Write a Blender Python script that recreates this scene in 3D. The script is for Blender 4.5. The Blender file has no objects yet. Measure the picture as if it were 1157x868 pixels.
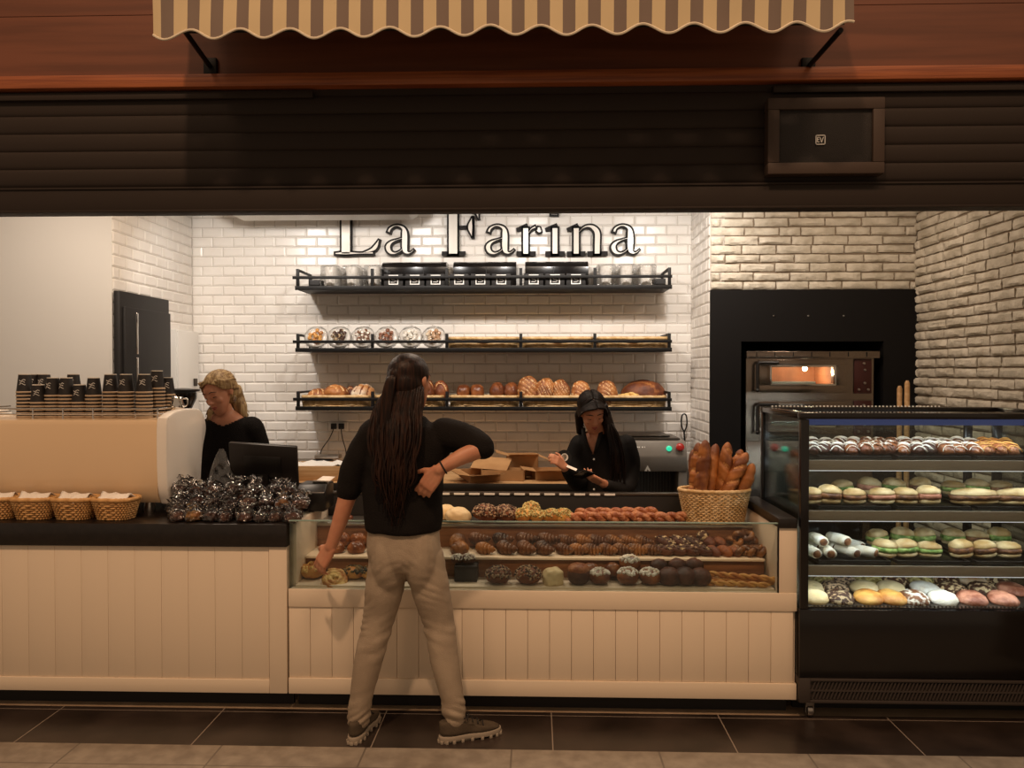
import bpy, bmesh, math, random
from mathutils import Vector, Matrix, Euler, noise
random.seed(7)
sc = bpy.context.scene
COL = sc.collection
PI = math.pi
# ------------------------------------------------------------------ camera
F = 880.0
YAW, PITCH = math.atan(26.5/F), -math.atan(14/F)
CAM = Vector((0, 0, 1.6))
CE = Euler((PI/2+PITCH, 0, YAW))
cd = bpy.data.cameras.new('camera'); cam = bpy.data.objects.new('camera', cd); COL.objects.link(cam)
cam.location = CAM; cam.rotation_euler = CE
cd.sensor_fit = 'HORIZONTAL'; cd.sensor_width = 36; cd.lens = 36*F/1157; cd.clip_start = .05
sc.camera = cam
CR = CE.to_matrix()
def at(px, py, Y):
    """the world point at depth Y that the photograph shows at (px, py)"""
    d = CR @ Vector(((px-578.5)/F, (434-py)/F, -1))
    return CAM + d*(Y/d.y)
def ax(px, Y, py=434): return at(px, py, Y).x
def az(py, Y, px=605): return at(px, py, Y).z

# ------------------------------------------------------------------ materials
def lin(c):
    if isinstance(c, str):
        c = c.lstrip('#'); c = [int(c[i:i+2], 16)/255 for i in (0, 2, 4)]
    return tuple((x/12.92 if x <= .04045 else ((x+.055)/1.055)**2.4) for x in c)+(1,)
MATS = {}
def mat(name, col, rough=.5, metal=0, col2=None, nscale=8, bump=0, bscale=None, spec=.5, emit=None, estr=0, coat=0,
        alpha=None, sss=0, stretch=(1, 1, 1), detail=4, rand=0, lo=.4, hi=.62, coord='Object'):
    if name in MATS: return MATS[name]
    m = bpy.data.materials.new(name); m.use_nodes = True; MATS[name] = m
    nt = m.node_tree; b = nt.nodes['Principled BSDF']
    b.inputs['Base Color'].default_value = lin(col)
    b.inputs['Roughness'].default_value = rough; b.inputs['Metallic'].default_value = metal
    b.inputs['Specular IOR Level'].default_value = spec; b.inputs['Coat Weight'].default_value = coat
    if sss:
        b.inputs['Subsurface Weight'].default_value = sss; b.inputs['Subsurface Radius'].default_value = (.012, .005, .003)
        b.inputs['Subsurface Scale'].default_value = 1
    if emit: b.inputs['Emission Color'].default_value = lin(emit); b.inputs['Emission Strength'].default_value = estr
    if col2 or bump or rand:
        tc = nt.nodes.new('ShaderNodeTexCoord'); mp = nt.nodes.new('ShaderNodeMapping')
        mp.inputs['Scale'].default_value = stretch
        nt.links.new(tc.outputs[coord], mp.inputs['Vector'])
        vec = mp.outputs[0]
        if rand:
            oi = nt.nodes.new('ShaderNodeObjectInfo'); ad = nt.nodes.new('ShaderNodeVectorMath'); ad.operation = 'ADD'
            ml = nt.nodes.new('ShaderNodeMath'); ml.operation = 'MULTIPLY'; ml.inputs[1].default_value = 7
            nt.links.new(oi.outputs['Random'], ml.inputs[0]); nt.links.new(vec, ad.inputs[0]); nt.links.new(ml.outputs[0], ad.inputs[1])
            vec = ad.outputs[0]
        def nz(sc_):
            n = nt.nodes.new('ShaderNodeTexNoise'); n.inputs['Scale'].default_value = sc_; n.inputs['Detail'].default_value = detail
            nt.links.new(vec, n.inputs['Vector']); return n
        if col2:
            n = nz(nscale); r = nt.nodes.new('ShaderNodeValToRGB')
            r.color_ramp.elements[0].position = lo; r.color_ramp.elements[1].position = hi
            r.color_ramp.elements[0].color = lin(col); r.color_ramp.elements[1].color = lin(col2)
            nt.links.new(n.outputs['Fac'], r.inputs['Fac']); out = r.outputs['Color']
            if rand:
                hs = nt.nodes.new('ShaderNodeHueSaturation'); mr = nt.nodes.new('ShaderNodeMapRange')
                mr.inputs['To Min'].default_value = 1-rand; mr.inputs['To Max'].default_value = 1+rand
                nt.links.new(oi.outputs['Random'], mr.inputs['Value']); nt.links.new(mr.outputs[0], hs.inputs['Value'])
                nt.links.new(out, hs.inputs['Color']); out = hs.outputs['Color']
            nt.links.new(out, b.inputs['Base Color'])
        if bump:
            n2 = nz(bscale or nscale*3); bp = nt.nodes.new('ShaderNodeBump'); bp.inputs['Strength'].default_value = bump
            bp.inputs['Distance'].default_value = .01
            nt.links.new(n2.outputs['Fac'], bp.inputs['Height']); nt.links.new(bp.outputs['Normal'], b.inputs['Normal'])
    return m
def glassy(name, tint='#ffffff', refl=.5, rough=.02, base=.03, crinkle=0, cscale=40):
    """thin clear sheet: see-through with mirror reflections by angle"""
    if name in MATS: return MATS[name]
    m = bpy.data.materials.new(name); m.use_nodes = True; MATS[name] = m; nt = m.node_tree
    nt.nodes.remove(nt.nodes['Principled BSDF']); out = nt.nodes['Material Output']
    tr = nt.nodes.new('ShaderNodeBsdfTransparent'); tr.inputs[0].default_value = lin(tint)
    gl = nt.nodes.new('ShaderNodeBsdfGlossy'); gl.inputs['Roughness'].default_value = rough
    lw = nt.nodes.new('ShaderNodeFresnel'); lw.inputs[0].default_value = 1.45
    ma = nt.nodes.new('ShaderNodeMath'); ma.operation = 'MULTIPLY_ADD'; ma.inputs[1].default_value = refl; ma.inputs[2].default_value = base; ma.use_clamp = True
    mx = nt.nodes.new('ShaderNodeMixShader')
    if crinkle:
        tc = nt.nodes.new('ShaderNodeTexCoord'); v = nt.nodes.new('ShaderNodeTexVoronoi'); v.inputs['Scale'].default_value = cscale
        bp = nt.nodes.new('ShaderNodeBump'); bp.inputs['Strength'].default_value = crinkle; bp.inputs['Distance'].default_value = .02
        nt.links.new(tc.outputs['Object'], v.inputs['Vector']); nt.links.new(v.outputs['Distance'], bp.inputs['Height'])
        nt.links.new(bp.outputs[0], gl.inputs['Normal']); nt.links.new(bp.outputs[0], lw.inputs['Normal'])
    nt.links.new(lw.outputs[0], ma.inputs[0]); nt.links.new(ma.outputs[0], mx.inputs[0])
    nt.links.new(tr.outputs[0], mx.inputs[1]); nt.links.new(gl.outputs[0], mx.inputs[2]); nt.links.new(mx.outputs[0], out.inputs[0])
    return m
def stripes(name, c1, c2, period, axis=0, rough=.8):
    m = bpy.data.materials.new(name); m.use_nodes = True; MATS[name] = m; nt = m.node_tree; b = nt.nodes['Principled BSDF']
    tc = nt.nodes.new('ShaderNodeTexCoord'); sp = nt.nodes.new('ShaderNodeSeparateXYZ'); nt.links.new(tc.outputs['Object'], sp.inputs[0])
    d = nt.nodes.new('ShaderNodeMath'); d.operation = 'DIVIDE'; d.inputs[1].default_value = period; nt.links.new(sp.outputs[axis], d.inputs[0])
    f = nt.nodes.new('ShaderNodeMath'); f.operation = 'FRACT'; nt.links.new(d.outputs[0], f.inputs[0])
    g = nt.nodes.new('ShaderNodeMath'); g.operation = 'GREATER_THAN'; g.inputs[1].default_value = .5; nt.links.new(f.outputs[0], g.inputs[0])
    mx = nt.nodes.new('ShaderNodeMix'); mx.data_type = 'RGBA'; mx.inputs[6].default_value = lin(c1); mx.inputs[7].default_value = lin(c2)
    nt.links.new(g.outputs[0], mx.inputs[0]); nt.links.new(mx.outputs[2], b.inputs['Base Color']); b.inputs['Roughness'].default_value = rough
    return m
M = dict(
    black=mat('black_metal', '#0d0b0a', .5, spec=.3), matt_black=mat('matt_black', '#15110f', .6), gloss_black=mat('gloss_black', '#120f0e', .18),
    worktop=mat('black_worktop', '#17120f', .3, col2='#1f1916', nscale=40), cream=mat('cream_paint', '#e4d2ba', .42, bump=.03, bscale=30),
    white=mat('white_paint', '#e9e6e0', .5), whiteg=mat('white_gloss', '#ece6dd', .22, coat=.3),
    tile=mat('white_tile', '#e8e2da', .26, col2='#f0ebe4', nscale=3), grout=mat('grout', '#b9b0a6', .9),
    brick=mat('brick', '#cfc6b6', .85, col2='#ada391', nscale=9, bump=1.0, bscale=32, detail=6, lo=.35, hi=.7), mortar=mat('mortar', '#877866', .95, bump=.3, bscale=60),
    osteel=mat('oven_steel', '#8a7d72', .24, 1), surround=mat('oven_surround', '#0f0c0b', .7, spec=.2), steel=mat('steel', '#b5aea6', .3, 1), chrome=mat('chrome', '#d9d6d2', .08, 1), dsteel=mat('dark_steel', '#5c554e', .35, .8), grey=mat('grey_enamel', '#7d7770', .4, col2='#85807a', nscale=5),
    wood=mat('shelf_wood', '#8a5a38', .5, col2='#6f4427', nscale=4, stretch=(1, 8, 14), bump=.1), pale_wood=mat('pale_wood', '#c9a071', .5, col2='#b78b5a', nscale=4, stretch=(1, 12, 12)),
    redwood=mat('red_wood', '#71412a', .45, col2='#5f3520', nscale=2, stretch=(.5, 6, 9), detail=6), trimwood=mat('trim_wood', '#a05a30', .5, col2='#7d4020', nscale=3, stretch=(.5, 10, 20), bump=.15),
    shutter=mat('shutter', '#2e2621', .65, bump=.05, bscale=9, spec=.2), speaker=mat('speaker_frame', '#43362e', .6, spec=.3), grillec=mat('speaker_cloth', '#211c19', .7, bump=.4, bscale=400),
    wicker=mat('wicker', '#d6a76b', .55, col2='#bd8d54', nscale=30, bump=.3, bscale=120), wicker_pale=mat('wicker_pale', '#dcbd8d', .55, col2='#c09a63', nscale=30, bump=.3, bscale=120),
    paper=mat('white_paper', '#eee8df', .75, bump=.15, bscale=25), kraft=mat('cardboard', '#b98b5a', .75, col2='#aa7c4d', nscale=6), kraft_d=mat('cardboard_inside', '#8d643f', .8),
    glass=glassy('clear_glass', '#f2f7f5', .7, .01, .01), edge=mat('glass_edge', '#8fa69b', .15, alpha=.6), wrap=glassy('cling_film', '#fbfbfb', .6, .15, .04, .6, 60), foil=glassy('crinkled_film', '#eeeae6', 1.3, .1, .10, 1.0, 70),
    bag=glassy('plastic_bag', '#e4e6e8', 1.2, .12, .12, .6, 20), cfloor=mat('beige_floor', '#a8937b', .35, col2='#97826a', nscale=6),
    black_c=mat('black_plastic', '#100d0c', .35), screen=mat('monitor_back', '#16110f', .4), red=mat('red_plastic', '#b8221a', .3), green=mat('green_lamp', '#1f9b7a', .3, emit='#2ad0a0', estr=1.0),
    card_white=mat('logo_white', '#f1efe9', .5), bronze=mat('letter_black', '#17120f', .55, spec=.2), face=mat('letter_face', '#e9e2d8', .25, coat=.3),
)
def bread(n, a, b, ns=14, bump=.35, rough=.55, rnd=.12, **k): return mat(n, a, rough, col2=b, nscale=ns, bump=bump, bscale=ns*3, rand=rnd, **k)
B = dict(
    crust=bread('bread_crust', '#7d4520', '#b3743c'), crumb=bread('bread_crumb', '#c9935a', '#e0bd8c', 30), dark=bread('dark_crust', '#5f2d15', '#86491f'), pale=bread('pale_dough', '#dcbf8c', '#e9d3a6', 8), flour=bread('floured_crust', '#b07a48', '#e8d7bd', 10),
    seed=bread('seeded_crust', '#3d2416', '#c7a887', 70, .8, lo=.45, hi=.55), choc=bread('chocolate_dough', '#3b1c10', '#5a2d18', 18), red=bread('glazed_dough', '#64331b', '#96592f', 16, rough=.32),
    crois=bread('croissant_dough', '#54301a', '#95602f', 12, rough=.35), dcrois=bread('dark_croissant_dough', '#341c10', '#6a4022', 12, rough=.35), gold=bread('golden_dough', '#b8742f', '#dba757', 14), cheese=bread('cheese_dough', '#b5732c', '#e8c377', 26, .7, lo=.42, hi=.56),
    olive=bread('olive_topping', '#2b2a18', '#8f6f3a', 40, .8), pist=bread('pistachio_topping', '#8f7a3c', '#e0cf8a', 60, .9, lo=.45, hi=.55), orange=bread('orange_glaze', '#8d4a26', '#c2845a', 30, .7, rough=.4), sugar=bread('sugar_topping', '#7b4a28', '#efe6d8', 40, .6, lo=.48, hi=.56),
    nut=bread('nut_topping', '#4a2715', '#d9bd93', 50, .8, lo=.5, hi=.58), bun=bread('sandwich_bun', '#b08c57', '#dcc394', 12, .3), green=bread('lettuce', '#5d7f35', '#a8bf6b', 30, .5), ham=bread('ham_filling', '#8a4a33', '#c98a70', 20), meat=bread('dark_filling', '#5b3620', '#94613a', 30), tort=bread('tortilla', '#e7e2d6', '#d3c7ae', 18, .2), white=bread('white_sugar', '#f0ece4', '#dcd2c2', 30, .4),
)
# ------------------------------------------------------------------ mesh helpers
class MB:
    def __init__(s): s.bm = bmesh.new(); s.fl = s.bm.faces.layers.int.new('flat')
    def add(s, verts, faces, mi=0, T=None):
        vs = [s.bm.verts.new(T @ Vector(v) if T else v) for v in verts]
        for f in faces:
            try:
                fc = s.bm.faces.new([vs[i] for i in f]); fc.material_index = mi
            except ValueError: pass
        return s
    def box(s, x0, x1, y0, y1, z0, z1, bev=0, mi=0, T=None, seg=2):
        t = bmesh.new(); bmesh.ops.create_cube(t, size=1)
        for v in t.verts: v.co = Vector(((x0+x1)/2+v.co.x*(x1-x0), (y0+y1)/2+v.co.y*(y1-y0), (z0+z1)/2+v.co.z*(z1-z0)))
        if bev: bmesh.ops.bevel(t, geom=t.edges[:], offset=bev, segments=seg, affect='EDGES', profile=.5)
        fl = t.faces.layers.int.new('flat')
        for f in t.faces:
            f.normal_update(); n = f.normal; f[fl] = 1 if max(abs(n.x), abs(n.y), abs(n.z)) > .9999 else 0
        return s.merge(t, mi, T)
    def merge(s, t, mi=0, T=None):
        tl = t.faces.layers.int.get('flat'); t.verts.index_update(); vs = [s.bm.verts.new(T @ v.co if T else v.co) for v in t.verts]
        for f in t.faces:
            fc = s.bm.faces.new([vs[v.index] for v in f.verts]); fc.material_index = mi
            if tl is not None: fc[s.fl] = f[tl]
        t.free(); return s
    def tube(s, pts, rad, seg=10, mi=0, cap=True, closed=False, flat=None, T=None):
        """a tube along pts with one radius per point (flat: second radius factor)"""
        pts = [Vector(p) for p in pts]; n = len(pts)
        if not hasattr(rad, '__len__'): rad = [rad]*n
        vs = []; up = None
        for i, p in enumerate(pts):
            a = pts[(i-1) % n] if (closed or i) else p; b = pts[(i+1) % n] if (closed or i < n-1) else p
            d = (b-a).normalized() if (b-a).length > 1e-9 else Vector((0, 0, 1))
            if up is None:
                up = Vector((0, 0, 1)) if abs(d.z) < .9 else Vector((0, 1, 0))
            u = (up - d*up.dot(d)); u = u.normalized() if u.length > 1e-6 else d.orthogonal().normalized(); w = d.cross(u); up = u
            for k in range(seg):
                t = 2*PI*k/seg; vs.append(p+(u*math.cos(t)*(flat or 1)+w*math.sin(t))*rad[i])
        fs = []
        for i in range(n if closed else n-1):
            for k in range(seg):
                j = (i+1) % n; fs.append((i*seg+k, j*seg+k, j*seg+(k+1) % seg, i*seg+(k+1) % seg))
        if cap and not closed:
            fs.append(tuple(range(seg))); fs.append(tuple((n-1)*seg+k for k in reversed(range(seg))))
        return s.add(vs, fs, mi, T)
    def lathe(s, prof, seg=24, mi=0, sx=1, sy=1, T=None, cap=True):
        vs = [(r*math.cos(2*PI*k/seg)*sx, r*math.sin(2*PI*k/seg)*sy, z) for r, z in prof for k in range(seg)]
        fs = [(i*seg+k, i*seg+(k+1) % seg, (i+1)*seg+(k+1) % seg, (i+1)*seg+k) for i in range(len(prof)-1) for k in range(seg)]
        if cap:
            fs.append(tuple(reversed(range(seg)))); fs.append(tuple((len(prof)-1)*seg+k for k in range(seg)))
        return s.add(vs, fs, mi, T)
    def ell(s, c, r, seg=16, rings=10, mi=0, T=None, f=None):
        vs = []
        for i in range(rings+1):
            th = PI*i/rings
            for k in range(seg):
                ph = 2*PI*k/seg; d = Vector((math.sin(th)*math.cos(ph), math.sin(th)*math.sin(ph), math.cos(th)))
                q = f(d) if f else 1
                vs.append((c[0]+d.x*r[0]*q, c[1]+d.y*r[1]*q, c[2]+d.z*r[2]*q))
        fs = [(i*seg+k, (i+1)*seg+k, (i+1)*seg+(k+1) % seg, i*seg+(k+1) % seg) for i in range(rings) for k in range(seg)]
        s.add(vs, fs, mi, T); bmesh.ops.remove_doubles(s.bm, verts=s.bm.verts[-len(vs):], dist=1e-6); return s
    def prism(s, poly, a, b, axis=1, mi=0, bev=0, T=None):
        """extrude a 2-D polygon from a to b along axis (0: poly is y,z; 1: x,z; 2: x,y)"""
        def P(p, h): return [(h, p[0], p[1]), (p[0], h, p[1]), (p[0], p[1], h)][axis]
        t = bmesh.new(); n = len(poly)
        vs = [t.verts.new(P(p, a)) for p in poly]+[t.verts.new(P(p, b)) for p in poly]
        t.faces.new(vs[:n]); t.faces.new(vs[n:][::-1])
        for i in range(n): t.faces.new((vs[i], vs[n+i], vs[n+(i+1) % n], vs[(i+1) % n]))
        bmesh.ops.recalc_face_normals(t, faces=t.faces[:])
        if bev: bmesh.ops.bevel(t, geom=[e for e in t.edges], offset=bev, segments=2, affect='EDGES', profile=.5)
        return s.merge(t, mi, T)
    def mesh(s, name, smooth=False, recalc=True):
        if recalc: bmesh.ops.recalc_face_normals(s.bm, faces=s.bm.faces[:])
        me = bpy.data.meshes.new(name); s.bm.to_mesh(me); s.bm.free()
        if smooth:
            me.polygons.foreach_set('use_smooth', [True]*len(me.polygons))
            if smooth != 'all' and 'flat' in me.attributes:
                fv = [0]*len(me.polygons); me.attributes['flat'].data.foreach_get('value', fv)
                me.polygons.foreach_set('use_smooth', [not q for q in fv])
            if smooth != 'all':
                try: me.set_sharp_from_angle(angle=math.radians(38))
                except Exception: pass
        return me
    def build(s, name, m, parent=None, loc=None, rot=None, smooth=True, recalc=True):
        me = s.mesh(name, smooth, recalc)
        for x in (m if isinstance(m, (list, tuple)) else [m]): me.materials.append(x)
        o = bpy.data.objects.new(name, me); COL.objects.link(o)
        if parent: o.parent = parent
        if loc is not None: o.location = loc
        if rot is not None: o.rotation_euler = rot
        return o
def tag(o, label, cat, group=None):
    o['label'] = label; o['category'] = cat
    if group: o['group'] = group
    return o
def thing(name, label, cat, loc=(0, 0, 0), rot=(0, 0, 0), group=None):
    o = bpy.data.objects.new(name, None); COL.objects.link(o); o.empty_display_size = .1
    o.location = loc; o.rotation_euler = rot
    return tag(o, label, cat, group)
def struct(o): o['kind'] = 'structure'; return o
def copy_tree(o, parent=None):
    c = o.copy(); COL.objects.link(c); c.parent = parent
    for ch in [x for x in o.children]: copy_tree(ch, c)
    return c
class Stock:
    """builds the first of a kind, then copies it with its parts"""
    def __init__(s, maker): s.maker = maker; s.first = None
    def put(s, label, loc, rot=(0, 0, 0), group=None, scale=1):
        if s.first is None: o = s.first = s.maker()
        else: o = copy_tree(s.first)
        o['label'] = label; o.location = loc; o.rotation_euler = rot
        o.scale = (scale,)*3 if not hasattr(scale, '__len__') else scale
        if group: o['group'] = group
        return o
ORD = 'first second third fourth fifth sixth seventh eighth ninth tenth eleventh twelfth thirteenth fourteenth fifteenth sixteenth seventeenth eighteenth nineteenth twentieth'.split()
def nth(i, n, a='leftmost', b='rightmost'):
    return a if i == 0 else b if i == n-1 else ORD[i]+' from left'
def catmull(pts, n=8):
    P = [Vector(p) for p in pts]; P = [P[0]*2-P[1]]+P+[P[-1]*2-P[-2]]; out = []
    for i in range(1, len(P)-2):
        for k in range(n):
            t = k/n; a, b, c, d = P[i-1:i+3]
            out.append(.5*((2*b)+(c-a)*t+(2*a-5*b+4*c-d)*t*t+(3*b-a-3*c+d)*t**3))
    out.append(P[-2]); return out
def remesh(mb, name, m, voxel=.006, smooth=3, parent=None):
    """one continuous surface grown over overlapping closed volumes"""
    me = mb.mesh(name+'_src'); o = bpy.data.objects.new(name+'_src', me); COL.objects.link(o)
    r = o.modifiers.new('r', 'REMESH'); r.mode = 'VOXEL'; r.voxel_size = voxel
    if smooth:
        s = o.modifiers.new('s', 'SMOOTH'); s.factor = .5; s.iterations = smooth
    dg = bpy.context.evaluated_depsgraph_get(); dg.update()
    nm = bpy.data.meshes.new_from_object(o.evaluated_get(dg)); nm.name = name
    bpy.data.objects.remove(o); bpy.data.meshes.remove(me)
    nm.materials.clear(); nm.materials.append(m)
    nm.polygons.foreach_set('use_smooth', [True]*len(nm.polygons)); nm.polygons.foreach_set('material_index', [0]*len(nm.polygons))
    ob = bpy.data.objects.new(name, nm); COL.objects.link(ob)
    if parent: ob.parent = parent
    return ob
# ------------------------------------------------------------------ the setting
def bw(mb, name, m, parent=None, **k):
    """build a mesh drawn in world coordinates under a parent that stands elsewhere"""
    if parent:
        L = parent.location
        for v in mb.bm.verts: v.co -= L
    return mb.build(name, m, parent, **k)
def tiles(mb, O, U, V, N, w, h, tw, th, gap=.003, up=.006, bev=.011, mi=0, jit=.0, holes=()):
    O, U, V, N = map(Vector, (O, U, V, N)); j = 0; z = 0
    while z < h-1e-4:
        x = -tw/2*(j % 2)
        while x < w-1e-4:
            a0, a1, b0, b1 = max(x, 0)+gap/2, min(x+tw, w)-gap/2, z+gap/2, min(z+th, h)-gap/2
            x += tw
            if a1-a0 < .02 or b1-b0 < .02: continue
            if any(a0 < q[1] and a1 > q[0] and b0 < q[3] and b1 > q[2] for q in holes): continue
            tl = [random.uniform(-jit, jit) for _ in range(2)]
            vs = [O+U*p+V*q for p, q in ((a0, b0), (a1, b0), (a1, b1), (a0, b1))]
            for p, q, sx, sy in ((a0+bev, b0+bev, -1, -1), (a1-bev, b0+bev, 1, -1), (a1-bev, b1-bev, 1, 1), (a0+bev, b1-bev, -1, 1)):
                vs.append(O+U*p+V*q+N*(up+tl[0]*sx+tl[1]*sy))
            mb.add(vs, [(4, 5, 6, 7), (0, 1, 5, 4), (1, 2, 6, 5), (2, 3, 7, 6), (3, 0, 4, 7)], mi)
        z += th; j += 1
def bricks(mb, O, U, V, N, w, h, bl=.238, bh=.0625, gap=.012, mi=0):
    O, U, V, N = map(Vector, (O, U, V, N)); j = 0; z = 0; R = random.Random(3)
    while z < h-1e-4:
        x = -bl*(j % 2)/2-R.uniform(0, .05)
        while x < w-1e-4:
            L = bl*R.choice((1, 1, 1, .95, 1.05, .62 if R.random() < .3 else 1)); a0, a1 = max(x, 0)+gap/2, min(x+L, w)-gap/2; x += L
            b0, b1 = z+gap/2+R.uniform(-.003, .003), min(z+bh-gap/2+R.uniform(-.003, .003), h)
            if a1-a0 < .025 or b1-b0 < .02: continue
            nx, ny = 9, 5; vs = []; pr = R.uniform(.016, .026); seed = R.uniform(0, 99)
            for q in range(ny):
                for p in range(nx):
                    fx, fy = p/(nx-1), q/(ny-1); e = min(fx, 1-fx) < .01 or min(fy, 1-fy) < .01
                    nz = noise.noise(Vector((fx*4+seed, fy*2, seed)))
                    wx = .004*noise.noise(Vector((seed, fy*3, fx*5))); wy = .004*noise.noise(Vector((fx*5, seed, fy*3)))
                    ix = a0+(a1-a0)*fx; iy = b0+(b1-b0)*fy
                    vs.append(O+U*(ix+wx)+V*(iy+wy)+N*((pr*.5 if e else pr)+.006*nz+(0 if e else .006*noise.noise(Vector((fx*11+seed, fy*5, seed))))))
            fs = [(q*nx+p, q*nx+p+1, (q+1)*nx+p+1, (q+1)*nx+p) for q in range(ny-1) for p in range(nx-1)]
            ring = [p for p in range(nx)]+[q*nx+nx-1 for q in range(1, ny)]+[(ny-1)*nx+p for p in range(nx-2, -1, -1)]+[q*nx for q in range(ny-2, 0, -1)]
            k = len(vs); vs += [vs[i]-N*(vs[i]-O).dot(N) for i in ring]
            m_ = len(ring); fs += [(ring[i], k+i, k+(i+1) % m_, ring[(i+1) % m_]) for i in range(m_)]
            mb.add(vs, fs, mi)
        z += bh; j += 1
YB, YO, YL, XL, XR, XP, CH = 6.1, 5.47, 4.93, -2.717, 2.63, 1.213, 2.95
YF = 3.5          # the plane of the shop front above the counters
s = MB().box(-6, 6, -3, 3.27, -.1, 0)
def floor_mat(name, c1, c2, mort, bw_, bh_, rough, off=0, sc_=5, shift=(0, 0, 0), ms=.004, bump=.1):
    m = bpy.data.materials.new(name); m.use_nodes = True; nt = m.node_tree; b = nt.nodes['Principled BSDF']
    tc = nt.nodes.new('ShaderNodeTexCoord'); mp = nt.nodes.new('ShaderNodeMapping'); mp.inputs['Location'].default_value = shift
    nt.links.new(tc.outputs['Object'], mp.inputs[0]); br = nt.nodes.new('ShaderNodeTexBrick'); nt.links.new(mp.outputs[0], br.inputs['Vector'])
    br.offset = off; br.inputs['Scale'].default_value = 1; br.inputs['Brick Width'].default_value = bw_; br.inputs['Row Height'].default_value = bh_
    br.inputs['Mortar Size'].default_value = ms; br.inputs['Mortar'].default_value = lin(mort); br.inputs['Mortar Smooth'].default_value = 0
    n = nt.nodes.new('ShaderNodeTexNoise'); n.inputs['Scale'].default_value = sc_; n.inputs['Detail'].default_value = 8; nt.links.new(tc.outputs['Object'], n.inputs[0])
    r = nt.nodes.new('ShaderNodeValToRGB'); r.color_ramp.elements[0].position = .35; r.color_ramp.elements[1].position = .65
    r.color_ramp.elements[0].color = lin(c1); r.color_ramp.elements[1].color = lin(c2); nt.links.new(n.outputs['Fac'], r.inputs[0])
    for i in ('Color1', 'Color2'): nt.links.new(r.outputs[0], br.inputs[i])
    nt.links.new(br.outputs['Color'], b.inputs['Base Color']); b.inputs['Roughness'].default_value = rough
    bp = nt.nodes.new('ShaderNodeBump'); bp.inputs['Strength'].default_value = bump; bp.inputs['Distance'].default_value = .004
    nt.links.new(n.outputs['Fac'], bp.inputs['Height']); nt.links.new(bp.outputs[0], b.inputs['Normal'])
    return m
struct(s.build('floor', floor_mat('mall_floor', '#7f7467', '#978c7d', '#6b6156', .62, .62, .45, shift=(.1, .0, 0), sc_=14), smooth=False))
s = MB().box(-6, 6, 3.27, 3.635, -.1, 0)
struct(s.build('floor', floor_mat('dark_floor_tiles', '#231c18', '#3a302a', '#8d8073', .775, .9, .28, shift=(.70, .0, 0), sc_=4, ms=.0025), smooth=False))
s = MB().box(-6, 6, 3.635, YB+.1, -.1, 0)
struct(s.build('floor', M['cfloor'], smooth=False))
# back wall of bevelled tiles
s = MB().box(XL-.1, XP+.1, YB, YB+.1, 0, CH, mi=1)
tiles(s, (XL, YB, .9), (1, 0, 0), (0, 0, 1), (0, -1, 0), XP-XL, CH-.9, .166, .0765, jit=.0007)
struct(s.build('wall_back', [M['tile'], M['grout']], smooth=False, recalc=False))
s = MB().box(XL-.1, XL, YL, YB, 0, CH, mi=1)
tiles(s, (XL, YL, .9), (0, 1, 0), (0, 0, 1), (1, 0, 0), YB-YL, CH-.9, .166, .0765, jit=.0007)
struct(s.build('wall_left', [M['tile'], M['grout']], smooth=False, recalc=False))
struct(MB().box(-6, XL-.1, YL-.006, YL+.1, 0, CH).box(XL-.1, XL+.002, YL-.006, YL, 0, CH).build('wall_partition', M['white'], smooth=False))
s = MB().box(XP, XP+.1, YO, YB, 0, CH, mi=1)
tiles(s, (XP, YO, .4), (0, 1, 0), (0, 0, 1), (-1, 0, 0), YB-YO, CH-.4, .166, .0765, jit=.0007)
struct(s.build('wall_pillar', [M['tile'], M['grout']], smooth=False, recalc=False))
ZO = az(328, YO, 910)
s = MB().box(XP+.1, XR+.1, YO, YO+.1, ZO, CH, mi=1)
bricks(s, (XP, YO, ZO), (1, 0, 0), (0, 0, 1), (0, -1, 0), XR-XP, CH-ZO)
struct(s.build('wall_brick', [M['brick'], M['mortar']], smooth=True))
s = MB().box(XR, XR+.1, 2.9, YO, 0, CH, mi=1)
bricks(s, (XR, 2.95, .5), (0, 1, 0), (0, 0, 1), (-1, 0, 0), YO-2.95, CH-.5)
struct(s.build('wall_right', [M['brick'], M['mortar']], smooth=True))
# black oven surround with the recess the oven stands in
a, b_, zt = ax(836, YO), ax(996, YO), az(386, YO, 910)
s = MB().box(XP, a, YO-.03, YO+.1, 0, ZO).box(b_, XR, YO-.03, YO+.1, 0, ZO).box(a, b_, YO-.03, YO+.1, zt, ZO)
s.box(a-.05, a, YO+.1, YO+1, 0, zt).box(b_, b_+.05, YO+.1, YO+1, 0, zt).box(a, b_, YO+.9, YO+1, 0, zt).box(a, b_, YO+.1, YO+1, zt, zt+.05)
for px in (874, 913, 953):
    p = at(px, 357, YO-.03); s.lathe([(.006, 0), (.006, .006), (.003, .009)], 8, 1, T=Matrix.Translation(p) @ Matrix.Rotation(PI/2, 4, 'X'))
struct(s.build('wall_oven', [M['surround'], M['steel']], smooth=False))
struct(MB().box(-6, XR+.1, YF+.12, YB+.1, CH, CH+.1).build('ceiling', M['white'], smooth=False))
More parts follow.
